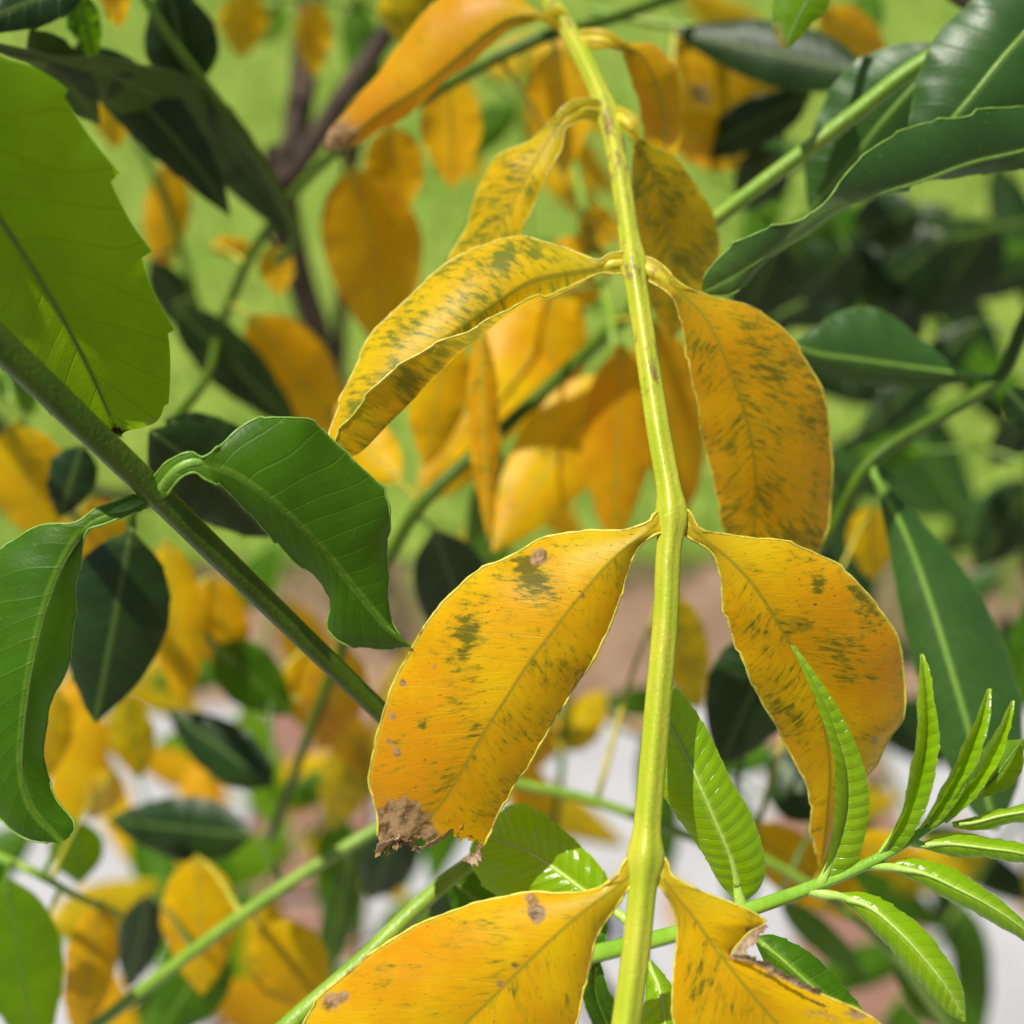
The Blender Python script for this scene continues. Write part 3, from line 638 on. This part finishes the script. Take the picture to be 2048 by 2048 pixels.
young([(1648, 1758), (1672, 1690), (1692, 1610), (1690, 1530), (1668, 1450), (1632, 1370), (1584, 1290)],
      [(1642, 1758), (1656, 1715), (1668, 1640), (1671, 1560), (1660, 1490), (1640, 1420), (1610, 1352), (1581, 1290)],
      [(1660, 1764), (1704, 1738), (1728, 1682), (1739, 1620), (1735, 1560), (1716, 1500), (1690, 1440), (1660, 1390), (1628, 1342), (1590, 1292)],
      [.168, .166, .164, .163, .163], pet=[(1640, 1768, .1685), (1646, 1760, .168)], dl=-2.5, dr=-.5, r=(.8, .5, .14, .08))
young([(1764, 1708), (1800, 1640), (1832, 1560), (1850, 1480), (1852, 1400), (1843, 1307)],
      [(1756, 1712), (1778, 1680), (1802, 1620), (1820, 1545), (1833, 1460), (1836, 1390), (1840, 1309)],
      [(1772, 1716), (1810, 1692), (1842, 1640), (1868, 1565), (1879, 1490), (1873, 1430), (1862, 1350), (1847, 1307)],
      [.1665, .164, .1625, .1625, .164], pet=[(1760, 1715, .1665), (1764, 1710, .1665)], dl=-3, dr=-2, r=(.7, .45, .12, .08))
young([(1845, 1660), (1882, 1600), (1920, 1530), (1955, 1450), (1978, 1376)],
      [(1836, 1662), (1866, 1610), (1905, 1535), (1945, 1450), (1975, 1378)],
      [(1856, 1668), (1900, 1622), (1945, 1550), (1976, 1460), (1984, 1378)],
      [.1655, .163, .162, .163], dl=-3, dr=-2, r=(.6, .5, .2, .1), N=110, Mh=10)
young([(1885, 1640), (1925, 1590), (1970, 1525), (2005, 1460), (2026, 1400)],
      [(1878, 1640), (1912, 1590), (1955, 1525), (1995, 1455), (2023, 1402)],
      [(1893, 1648), (1942, 1605), (1990, 1540), (2018, 1470), (2030, 1402)],
      [.165, .163, .1625, .163], dl=-3, dr=-2, r=(.5, .4, .18, .1), N=110, Mh=10)
young([(1945, 1595), (1985, 1560), (2015, 1520), (2045, 1478)], [(1942, 1590), (1975, 1530), (2010, 1485), (2043, 1478)], [(1950, 1600), (2010, 1580), (2042, 1545), (2050, 1480)],
      [.166, .167, .168, .169], dl=1, dr=1, r=(.5, .4, .18, .1), N=60, Mh=10, kind='bright')
young([(1905, 1648), (1950, 1645), (2000, 1632), (2060, 1622), (2130, 1610)], [(1903, 1645), (1950, 1632), (2000, 1618), (2060, 1606), (2128, 1605)], [(1905, 1655), (1950, 1662), (2000, 1652), (2060, 1640), (2130, 1615)],
      [.165, .164, .163, .163], dl=1.5, dr=2, r=(.6, .45, .2, .1), N=90, Mh=10)
young([(1845, 1690), (1900, 1688), (1970, 1696), (2040, 1706), (2120, 1730)], [(1846, 1684), (1890, 1668), (1940, 1668), (2010, 1680), (2070, 1695), (2122, 1726)], [(1845, 1697), (1900, 1712), (1970, 1716), (2040, 1726), (2118, 1736)],
      [.166, .1645, .163, .163], pet=[(1815, 1682, .1658), (1845, 1690, .166)], dl=2, dr=2, r=(.7, .5, .2, .1), N=100, Mh=12)
young([(1785, 1735), (1850, 1748), (1920, 1780), (1985, 1815), (2050, 1860), (2090, 1900)], [(1782, 1728), (1815, 1716), (1860, 1722), (1925, 1746), (1985, 1788), (2048, 1840), (2092, 1896)], [(1785, 1742), (1840, 1768), (1915, 1810), (1980, 1842), (2050, 1884), (2088, 1902)],
      [.1665, .164, .1625, .162, .163], pet=[(1735, 1728, .167), (1760, 1732, .1665), (1785, 1735, .1663)], dl=2, dr=2.5, r=(.85, .6, .18, .08))
young([(1675, 1792), (1740, 1815), (1800, 1865), (1855, 1925), (1900, 1985), (1930, 2042)], [(1676, 1786), (1720, 1784), (1770, 1800), (1825, 1838), (1872, 1885), (1910, 1940), (1928, 1990), (1932, 2040)], [(1674, 1798), (1715, 1828), (1765, 1882), (1815, 1938), (1860, 1992), (1900, 2030), (1928, 2044)],
      [.168, .165, .163, .162, .163], pet=[(1615, 1778, .169), (1645, 1788, .168), (1675, 1792, .1675)], dl=2, dr=2.5, r=(.9, .65, .2, .08), kind='young')
young([(1512, 1878), (1560, 1915), (1610, 1960), (1660, 2000), (1725, 2022)], [(1512, 1872), (1550, 1870), (1605, 1895), (1655, 1935), (1700, 1985), (1726, 2018)], [(1510, 1884), (1535, 1935), (1585, 1985), (1640, 2020), (1722, 2028)],
      [.171, .169, .168, .168], pet=[(1440, 1842, .174), (1480, 1858, .172), (1512, 1878, .171)], dl=2, dr=2, r=(.8, .6, .3, .1), kind='green')
young([(1232, 1822), (1180, 1790), (1120, 1745), (1060, 1705), (1005, 1685), (946, 1738)][:5] + [(955, 1660)],
      [(1236, 1818), (1210, 1745), (1160, 1690), (1110, 1645), (1060, 1612), (1025, 1608), (985, 1635), (957, 1656)],
      [(1226, 1830), (1160, 1835), (1100, 1825), (1030, 1808), (975, 1780), (946, 1738), (940, 1700), (953, 1664)],
      [.180, .182, .184, .187, .190], pet=[(1290, 1880, .1795), (1265, 1850, .179), (1232, 1824, .180)], dl=1.5, dr=1.5, tooth=(2.6, .5), r=(1.0, .8, .32, .15))
young([(1290, 1915), (1318, 1975), (1330, 2040), (1335, 2130)], [(1286, 1920), (1290, 1990), (1280, 2060), (1330, 2130)], [(1296, 1912), (1340, 1965), (1365, 2040), (1340, 2130)],
      [.1785, .176, .174, .173], pet=[(1270, 1888, .1795), (1285, 1910, .179)], dl=1, dr=2, N=90, Mh=12)
young([(1185, 1915), (1150, 1880), (1135, 1840), (1150, 1790)], [(1180, 1918), (1110, 1890), (1105, 1830), (1148, 1790)], [(1190, 1912), (1215, 1870), (1205, 1820), (1154, 1790)], [.184, .186, .189, .19], N=60, Mh=10, kind='green')
young([(1195, 1920), (1190, 1980), (1215, 2050), (1240, 2110)], [(1200, 1918), (1215, 1970), (1245, 2040), (1242, 2110)], [(1188, 1922), (1165, 1985), (1190, 2060), (1236, 2112)], [.184, .186, .189, .19], N=60, Mh=10, kind='green')

# ------------------------------------------------------------------ C: dark leaves, upper left
CP = [(560, 520, .285), (590, 478, .275), (560, 390, .262), (470, 250, .245), (330, 60, .235), (260, -60, .232)]
CO = P(*CP[0])
C_ = empty('compound_leaf', CO, 'dark olive green compound leaf in shade with long arching leaflets above the bright leaflet', 'leaf')
rachis(C_, CO, CP, 1.2, .9, 'st_green', n=50, seg=10)
leaflet(C_, CO, [(585, 470), (545, 400), (480, 320), (400, 250), (300, 185), (180, 135), (60, 105), (-40, 82)],
        [(592, 468), (565, 400), (530, 320), (485, 245), (440, 195), (395, 165), (320, 135), (230, 116), (150, 110), (50, 100), (-40, 76)],
        [(578, 476), (510, 425), (440, 365), (360, 305), (270, 240), (170, 185), (60, 128), (-40, 90)],
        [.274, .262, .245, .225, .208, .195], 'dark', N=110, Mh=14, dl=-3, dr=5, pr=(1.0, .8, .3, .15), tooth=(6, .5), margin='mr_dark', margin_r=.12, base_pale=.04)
simple(C_, CO, (150, 90, .225), (462, 432, .25), 62, 'dark', bend=-22, N=50)
simple(C_, CO, (330, -60, .235), (385, 185, .25), 75, 'dark', bend=0, N=50, pos=.6)
simple(C_, CO, (175, -30, .205), (-60, 60, .195), 55, 'dark', bend=10, N=50)
simple(C_, CO, (150, -20, .212), (190, 120, .222), 34, 'green', N=40)
simple(C_, CO, (225, -50, .24), (238, 58, .25), 30, 'gold', N=40)
simple(C_, CO, (60, 60, .205), (200, 250, .23), 50, 'dark', N=40)

# ------------------------------------------------------------------ D: dark leaves and pale stem, upper right
DP = [(2160, 120, .20), (2000, 60, .203), (1842, 128, .207), (1700, 235, .211), (1560, 340, .215), (1432, 438, .219), (1330, 520, .223)]
DO = P(*DP[0])
D_ = empty('compound_leaf', DO, 'dark green compound leaf with smooth pale yellow-green stem running behind the spotted leaflet', 'leaf')
rachis(D_, DO, DP, 1.5, 1.35, 'st_lgreen', n=70, seg=14)
leaflet(D_, DO, [(2180, 262), (2048, 300), (1940, 325), (1840, 362), (1740, 392), (1640, 432), (1560, 492), (1480, 545), (1405, 582)],
        [(2180, 230), (2100, 212), (2048, 214), (1980, 216), (1925, 232), (1850, 246), (1795, 268), (1740, 302), (1690, 350), (1640, 402), (1590, 442), (1530, 458), (1460, 495), (1415, 545), (1402, 580)],
        [(2180, 300), (2100, 328), (2048, 338), (1980, 346), (1920, 356), (1850, 368), (1780, 384), (1720, 402), (1665, 432), (1610, 472), (1555, 512), (1500, 560), (1465, 588), (1420, 592), (1406, 584)],
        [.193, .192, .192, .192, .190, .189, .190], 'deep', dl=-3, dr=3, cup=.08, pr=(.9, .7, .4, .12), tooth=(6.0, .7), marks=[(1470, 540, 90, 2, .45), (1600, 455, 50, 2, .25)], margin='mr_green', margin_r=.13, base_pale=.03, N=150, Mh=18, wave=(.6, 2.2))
leaflet(D_, DO, [(2090, 20), (2010, 110), (1950, 185), (1895, 250), (1850, 310)],
        [(2080, -40), (1990, -30), (1935, 10), (1880, 62), (1848, 125), (1828, 185), (1820, 260), (1845, 312)],
        [(2110, 40), (2110, 120), (2080, 200), (2010, 260), (1940, 300), (1856, 315)],
        [.200, .199, .199, .200, .203], 'deep', dl=3, dr=3, N=110, Mh=16, pr=(1.0, .8, .45, .2), tooth=(6, .4), margin='mr_dark', margin_r=.14, base_pale=.02)
leaflet(D_, DO, [(1890, 110), (1820, 180), (1750, 260), (1690, 340), (1620, 420)],
        [(1880, 85), (1790, 88), (1710, 125), (1660, 180), (1632, 245), (1610, 330), (1615, 418)],
        [(1895, 130), (1860, 220), (1800, 310), (1730, 380), (1628, 424)],
        [.216, .217, .219, .222, .226], 'deep', dl=2, dr=3, N=90, Mh=14, pr=(.9, .7, .3, .2), tooth=(6, .3), base_pale=.02)
# green leaflet with a withered tip
D4P = [(1690, -150, .205), (1660, -90, .204), (1640, -60, .203)]
D4O = P(*D4P[0])
D4 = empty('compound_leaf', D4O, 'small green pointed leaflet with withered brown tip hanging above blurred amber leaflets', 'leaf')
rachis(D4, D4O, D4P, .9, .8, 'st_green', n=16, seg=10)
leaflet(D4, D4O, [(1640, -60), (1615, 0), (1590, 50), (1568, 98)], [(1625, -60), (1552, -10), (1545, 40), (1552, 80), (1562, 98)], [(1650, -58), (1662, 0), (1625, 48), (1590, 85), (1574, 98)],
        [.203, .202, .201, .2], 'bright', dl=1, dr=2, N=70, Mh=12, pr=(.9, .6, .25, .1), tooth=(5, .4), marks=[(1555, 55, 16, 1, .7), (1562, 88, 20, 1, .9)], base_pale=.03)

# ------------------------------------------------------------------ E: dark leaflets, right
EP = [(2180, 400, .25), (2110, 530, .243), (2048, 648, .237), (1996, 757, .232), (1880, 832, .230), (1742, 922, .228), (1670, 1045, .232), (1600, 1165, .24)]
EO = P(*EP[0])
E_ = empty('compound_leaf', EO, 'blue-green compound leaf on a thin branching green stalk beside the pale blurred lawn', 'leaf')
rachis(E_, EO, EP, 1.5, 1.0, 'st_green', n=60, seg=12)
leaflet(E_, EO, [(1960, 752), (1880, 742), (1800, 731), (1710, 718), (1640, 708), (1582, 690)],
        [(1960, 748), (1915, 738), (1868, 698), (1808, 648), (1745, 616), (1685, 620), (1620, 662), (1584, 686)],
        [(1960, 758), (1910, 770), (1850, 774), (1780, 776), (1700, 762), (1630, 738), (1586, 694)],
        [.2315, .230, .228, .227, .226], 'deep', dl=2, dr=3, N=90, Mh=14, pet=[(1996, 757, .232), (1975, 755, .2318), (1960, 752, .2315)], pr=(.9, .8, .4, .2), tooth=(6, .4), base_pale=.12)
leaflet(E_, EO, [(1758, 965), (1810, 1065), (1858, 1195), (1900, 1330), (1935, 1450), (1965, 1560), (1990, 1660)],
        [(1748, 968), (1768, 1050), (1788, 1150), (1808, 1260), (1850, 1400), (1890, 1520), (1935, 1610), (1984, 1662)],
        [(1768, 960), (1815, 1010), (1880, 1080), (1940, 1160), (1992, 1245), (2030, 1350), (2046, 1450), (2040, 1560), (1996, 1662)],
        [.227, .224, .221, .219, .218], 'deep', dl=3, dr=3, N=110, Mh=16, pet=[(1742, 922, .228), (1748, 945, .2275), (1758, 965, .227)], pr=(.9, .75, .4, .2), tooth=(7, .4), base_pale=.08)
simple(E_, EO, (2010, 775, .231), (2130, 900, .232), 38, 'dark')

# ------------------------------------------------------------------ soft leaves behind: yellow cluster
Y, O_, G_, K_, L_ = 'yellow', 'gold', 'green', 'dark', 'bright'
compound('compound_leaf', 'blurred compound leaf with dark green stalk crossing diagonally behind the pale rachis', [(1330, 560, .315), (1205, 675, .285), (970, 890, .268), (845, 1005, .264), (775, 1120, .27), (690, 1280, .285), (610, 1490, .30), (540, 1680, .32)], 1.7, 1.1, 'st_green', [
    ((800, 965, .264), (640, 800, .272), 58, Y), ((868, 1060, .264), (965, 1340, .295), 78, K_), ((1000, 905, .27), (960, 1230, .33), 50, G_), ((690, 1290, .285), (640, 1500, .31), 66, O_), ((640, 1400, .30), (760, 1560, .32), 45, Y)])
compound('compound_leaf', 'out of focus golden compound leaf with drooping leaflets clustered directly behind the pale rachis', [(1150, 330, .32), (1190, 520, .30), (1222, 630, .286), (1228, 690, .28), (1250, 800, .28), (1275, 930, .285)], 1.2, .9, 'st_lgreen', [
    ((1140, 560, .295), (950, 905, .275), 100, Y), ((1100, 590, .285), (1110, 830, .29), 72, Y), ((1222, 745, .275), (985, 1105, .265), 88, Y), ((1245, 690, .262), (1225, 1095, .275), 72, O_),
    ((1305, 640, .268), (1372, 1035, .29), 78, O_), ((960, 645, .24), (978, 1085, .243), 32, 'amber', {'N': 60, 'fold': .5}), ((900, 655, .265), (850, 935, .275), 62, Y), ((1180, 470, .30), (1110, 640, .31), 70, O_), ((1010, 830, .29), (870, 1000, .30), 40, Y)])
compound('compound_leaf', 'blurred amber compound leaf whose dark stalk runs under the brown-tipped yellow leaflet', [(1480, -60, .285), (1250, 28, .265), (1060, 85, .258), (850, 195, .266), (660, 312, .28), (520, 480, .295), (440, 650, .315)], 1.3, 1.2, 'st_green', [
    ((700, 335, .28), (765, 700, .31), 100, O_, {'bend': -18}), ((780, 250, .28), (800, 440, .30), 60, O_), ((900, 150, .266), (905, 378, .30), 62, O_), ((1110, 95, .262), (1130, 345, .30), 68, O_), ((850, -60, .275), (850, 120, .29), 95, 'mottled'),
    ((545, 490, .295), (562, 592, .31), 36, Y), ((500, 630, .30), (690, 875, .325), 80, O_), ((420, 490, .31), (520, 500, .32), 22, O_), ((1160, 430, .30), (1240, 480, .32), 40, O_)])
compound('compound_leaf', 'very blurred orange leaflets hanging from a thin stalk above the sunlit lawn', [(250, -90, .36), (420, -30, .36), (560, -6, .37), (700, 10, .385)], 1.2, .8, 'st_lgreen', [
    ((490, -20, .36), (482, 118, .375), 50, Y), ((628, 0, .37), (626, 158, .39), 38, O_), ((560, 10, .37), (530, 90, .4), 30, G_)])
compound('compound_leaf', 'blurred leaflets of amber and dark green tucked behind the edge of the bright leaflet', [(200, 200, .36), (300, 330, .355), (380, 560, .36), (430, 760, .37)], 1.2, .9, 'st_green', [
    ((345, 320, .355), (318, 560, .37), 46, O_), ((215, 190, .32), (235, 300, .33), 36, Y), ((345, 610, .29), (600, 860, .31), 55, K_), ((300, 520, .35), (420, 700, .38), 40, K_)])
compound('compound_leaf', 'blurred ochre compound leaf with bruised brown blotch between dark leaflets at the top', [(1180, 20, .30), (1330, 50, .29), (1500, 60, .285), (1620, 90, .285)], 1.1, .8, 'st_lgreen', [
    ((1500, 60, .285), (1440, 245, .295), 135, 'amber', {'marks': [(1400, 190, 45, 1, .6)]}), ((1340, 240, .28), (1500, 335, .31), 55, O_), ((1640, 20, .32), (1780, 130, .34), 50, O_), ((1740, 150, .265), (1345, 62, .28), 66, K_), ((1620, 190, .28), (1360, 320, .30), 50, K_), ((1560, 300, .29), (1480, 420, .31), 55, K_), ((1700, 80, .38), (1760, -20, .40), 40, G_)])

# lower left
compound('compound_leaf', 'blurred compound leaf with smooth light green stalk rising past brick and yellow leaflets', [(120, 2110, .262), (200, 2045, .257), (450, 1855, .252), (610, 1745, .252), (760, 1655, .254), (950, 1560, .264)], 1.35, 1.2, 'st_lgreen', [
    ((395, 1712, .275), (405, 1990, .28), 78, Y), ((520, 1850, .27), (650, 2020, .28), 80, Y), ((505, 1672, .30), (215, 1640, .31), 66, K_), ((300, 1790, .29), (255, 1980, .31), 46, K_), ((440, 1880, .29), (315, 2070, .30), 74, G_), ((700, 1720, .28), (650, 1960, .31), 34, G_), ((800, 1650, .29), (740, 1800, .31), 60, K_)])
compound('compound_leaf', 'blurred leaflets of light green and orange hanging in front of the pale paving', [(-60, 1690, .25), (60, 1740, .24), (150, 1790, .25), (240, 1830, .27)], 1.0, .7, 'st_lgreen', [
    ((10, 1755, .232), (75, 2120, .238), 88, L_), ((205, 1800, .26), (150, 2090, .275), 52, O_), ((150, 1640, .28), (158, 1770, .29), 55, L_), ((230, 1540, .31), (180, 1640, .33), 38, Y), ((100, 1820, .25), (20, 1900, .26), 34, G_)])
compound('compound_leaf', 'shaded dark green compound leaf with oval leaflets below the thick dark stem', [(440, 650, .312), (410, 760, .262), (335, 860, .226), (268, 1010, .218), (262, 1060, .218)], 1.1, .9, 'st_green', [
    ((262, 1062, .212), (190, 1445, .222), 108, K_, {'N': 60}), ((165, 890, .235), (118, 1035, .24), 50, K_, {'N': 50}), ((300, 862, .205), (540, 1075, .225), 88, K_, {'N': 60, 'bend': -10}), ((330, 840, .22), (560, 930, .235), 45, K_)])
compound('compound_leaf', 'blurred yellow compound leaf glimpsed around the dark oval leaflet', [(20, 790, .29), (120, 1000, .29), (300, 1150, .295), (430, 1290, .30), (540, 1380, .31)], 1.1, .9, 'st_lgreen', [
    ((20, 850, .28), (100, 1090, .29), 85, Y), ((175, 1000, .28), (250, 1120, .29), 45, O_), ((335, 1080, .285), (372, 1425, .295), 58, Y), ((425, 1150, .30), (465, 1375, .31), 56, O_), ((620, 1290, .31), (650, 1490, .32), 72, O_),
    ((115, 1380, .27), (92, 1560, .28), 42, Y), ((545, 1570, .295), (335, 1420, .30), 58, K_), ((430, 1290, .30), (585, 1430, .31), 62, G_), ((250, 1400, .31), (280, 1560, .32), 48, 'mottled'), ((10, 730, .30), (70, 830, .31), 40, G_), ((720, 1480, .31), (660, 1660, .33), 55, 'mottled'), ((480, 1460, .32), (420, 1570, .33), 40, O_)])
# behind the young shoot
compound('compound_leaf', 'blurred compound leaf with pale stalk and yellow leaflets beneath the young shoot', [(1000, 1560, .26), (1180, 1600, .262), (1400, 1680, .262), (1560, 1735, .262), (1760, 1880, .268), (1900, 2060, .28)], 1.1, .9, 'st_lgreen', [
    ((1480, 1650, .275), (1760, 1850, .285), 62, O_), ((1700, 1680, .28), (1860, 1740, .29), 45, Y), ((1790, 1900, .28), (1960, 2090, .29), 50, G_), ((1560, 1800, .29), (1740, 1960, .31), 30, G_), ((1560, 1260, .24), (1440, 1530, .25), 95, K_, {'N': 50}), ((1640, 1640, .27), (1540, 1500, .28), 60, K_), ((1330, 1180, .27), (1400, 1420, .29), 55, 'mottled'), ((1740, 1010, .28), (1745, 1160, .29), 50, Y)])
compound('compound_leaf', 'light green stalk of a hidden leaf emerging beside the lowest yellow leaflet', [(470, 2150, .182), (600, 2030, .184), (720, 1925, .187), (850, 1800, .191), (950, 1720, .196), (1010, 1690, .20)], 1.5, 1.2, 'st_lgreen', [
    ((960, 1720, .2), (870, 1950, .215), 60, K_), ((900, 1760, .197), (1020, 1850, .2), 50, G_)])
# right-hand shade
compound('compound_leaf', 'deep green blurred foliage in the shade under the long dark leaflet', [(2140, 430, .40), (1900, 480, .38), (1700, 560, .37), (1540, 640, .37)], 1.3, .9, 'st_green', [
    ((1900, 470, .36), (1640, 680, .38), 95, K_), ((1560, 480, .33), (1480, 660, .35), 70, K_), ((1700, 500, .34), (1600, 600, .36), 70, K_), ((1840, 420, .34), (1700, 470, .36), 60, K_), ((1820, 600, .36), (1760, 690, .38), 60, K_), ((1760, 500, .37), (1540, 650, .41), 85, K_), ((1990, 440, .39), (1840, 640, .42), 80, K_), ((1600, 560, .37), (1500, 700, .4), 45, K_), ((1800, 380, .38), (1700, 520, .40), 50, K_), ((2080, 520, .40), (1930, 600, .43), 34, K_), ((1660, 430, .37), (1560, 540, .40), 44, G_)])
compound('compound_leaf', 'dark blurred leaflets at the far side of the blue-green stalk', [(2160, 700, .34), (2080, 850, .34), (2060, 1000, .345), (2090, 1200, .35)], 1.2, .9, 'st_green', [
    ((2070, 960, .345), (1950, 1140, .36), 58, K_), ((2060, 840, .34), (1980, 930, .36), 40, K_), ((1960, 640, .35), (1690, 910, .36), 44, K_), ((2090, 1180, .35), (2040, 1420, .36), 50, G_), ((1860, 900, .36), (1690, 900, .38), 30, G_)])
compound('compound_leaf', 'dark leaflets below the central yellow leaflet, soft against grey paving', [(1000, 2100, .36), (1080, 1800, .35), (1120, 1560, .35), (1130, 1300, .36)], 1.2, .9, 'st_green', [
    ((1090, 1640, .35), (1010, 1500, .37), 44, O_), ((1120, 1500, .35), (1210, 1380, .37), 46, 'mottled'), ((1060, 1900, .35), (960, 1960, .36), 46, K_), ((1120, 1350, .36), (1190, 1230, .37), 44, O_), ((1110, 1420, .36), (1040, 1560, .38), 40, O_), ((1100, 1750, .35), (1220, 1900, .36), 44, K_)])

# deep, very soft sprigs further inside the shrub
def sprig(cx, cy, d, L, ang, kinds, n=7, lab=None, w=.19):
    ca, sa = math.cos(ang), math.sin(ang)
    pts = [(cx + ca * L * t_ + 12 * math.sin(t_ * 5), cy + sa * L * t_ + 25 * t_ * t_, d + .03 * t_) for t_ in (-.5, -.2, .15, .5)]
    lv = []
    for k in range(n):
        t_ = -.45 + k / (n - 1) * .95; sd_ = 1 if k % 2 else -1
        bx, by = cx + ca * L * t_ - sa * sd_ * 12, cy + sa * L * t_ + ca * sd_ * 12
        a2 = ang + sd_ * random.uniform(.6, 1.1) if k < n - 1 else ang
        ll = random.uniform(.34, .5) * L; ex, ey = bx + math.cos(a2) * ll, by + math.sin(a2) * ll + .18 * ll
        lv.append(((bx, by, d + .02 * t_), (ex, ey, d + random.uniform(-.01, .04)), ll * w * random.uniform(.8, 1.2), random.choice(kinds), {'N': 22, 'bend': random.uniform(-12, 12)}))
    return compound('compound_leaf', lab, pts, 1.2, .8, 'st_lgreen', lv, n=24, group='soft sprigs deep inside the shrub')
MIX = ('green', 'mottled', 'gold', 'bright', 'green', 'yellow'); SHD = ('dark', 'deep', 'green', 'dark'); AMB = ('gold', 'gold', 'yellow', 'green')
for (cx, cy, d, L, ang, kd, lab) in (
    (180, 1330, .50, 620, 1.2, MIX, 'very blurred sprig behind the dark oval leaflet, low over the soil'),
    (540, 1230, .46, 560, 1.9, MIX, 'very blurred sprig under the thick dark green stem'),
    (330, 1540, .52, 600, .4, MIX, 'very blurred sprig of mixed leaflets over the pale paving by the bricks'),
    (640, 1640, .5, 560, 2.3, MIX, 'very blurred sprig crossing the brick course below the brown-tipped yellow leaflet'),
    (130, 1880, .46, 600, .3, MIX, 'very blurred sprig behind the lime leaflet over grey paving'),
    (480, 2010, .52, 600, -.5, MIX, 'very blurred sprig below the smooth light green stalk'),
    (930, 1400, .5, 560, 1.2, MIX, 'very blurred sprig hidden mostly behind the large central yellow leaflet'),
    (1420, 1540, .5, 560, .5, MIX, 'very blurred sprig behind the ribbed lime leaflet beside the rachis'),
    (860, 1960, .5, 520, 2.5, SHD, 'very blurred dark sprig behind the lowest yellow leaflet'),
    (1740, 1480, .55, 620, 1.1, SHD, 'very blurred dark sprig behind the fanning young shoot'),
    (1900, 1840, .5, 600, 2.2, MIX, 'very blurred sprig below the arching lime leaflets of the shoot'),
    (1640, 480, .48, 620, .6, SHD, 'very blurred shaded sprig behind the smooth pale stem'),
    (1860, 580, .52, 640, 2.0, SHD, 'very blurred shaded sprig between the long dark leaflet and the blue-green one'),
    (1560, 740, .5, 560, 1.2, SHD, 'very blurred shaded sprig behind the amber leaflet with green streaks'),
    (2030, 1080, .5, 480, 1.8, SHD, 'very blurred shaded sprig at the lawn beside the blue-green leaflet'),
    (1500, 180, .5, 520, .9, AMB, 'very blurred amber sprig behind the bruised ochre leaflet'),
    (830, 60, .46, 520, .6, AMB, 'very blurred amber sprig behind the brown-tipped upper leaflet'),
    (1050, 330, .44, 500, 1.6, AMB, 'very blurred amber sprig behind the narrow spotted leaflet'),
    (980, 760, .40, 520, 1.6, AMB, 'very blurred golden sprig behind the hanging golden cluster')):
    sprig(cx, cy, d, L, ang, kd, 6, lab)

# ------------------------------------------------------------------ fallen dry leaves on bed and path
for i in range(14):
    x = random.uniform(-.75, .65); y = random.uniform(.52, 1.0); zz = .012 if y < .8 else -.006
    ang = random.uniform(0, 6.28); ln_ = random.uniform(.05, .075); w0 = random.uniform(.011, .016)
    n_ = 14; t_ = np.linspace(0, 1, n_); pr_ = np.sin(np.pi * t_ ** .9) ** .8; rows = []
    for j in range(5):
        u_ = j / 2 - 1
        rows.append(np.stack([(t_ - .5) * ln_, u_ * pr_ * w0, .002 + (u_ ** 2) * .006 * pr_ + .006 * np.abs(t_ - .5) ** 2 * 4], 1))
    G = np.stack(rows, 1).reshape(-1, 3); c_, s_ = math.cos(ang), math.sin(ang)
    G = np.stack([x + G[:, 0] * c_ - G[:, 1] * s_, y + G[:, 0] * s_ + G[:, 1] * c_, zz + G[:, 2] - .001], 1)
    idx = np.arange(n_ * 5).reshape(n_, 5); F = np.stack([idx[:-1, :-1], idx[:-1, 1:], idx[1:, 1:], idx[1:, :-1]], -1).reshape(-1, 4)
    ob = mesh_obj('fallen_leaf', G, F, M['tan'], (x, y, zz))
    ob['label'] = 'dry tan fallen leaf lying on the blurred ground below the shrub'; ob['category'] = 'fallen leaf'; ob['group'] = 'fallen dry leaves on the ground'
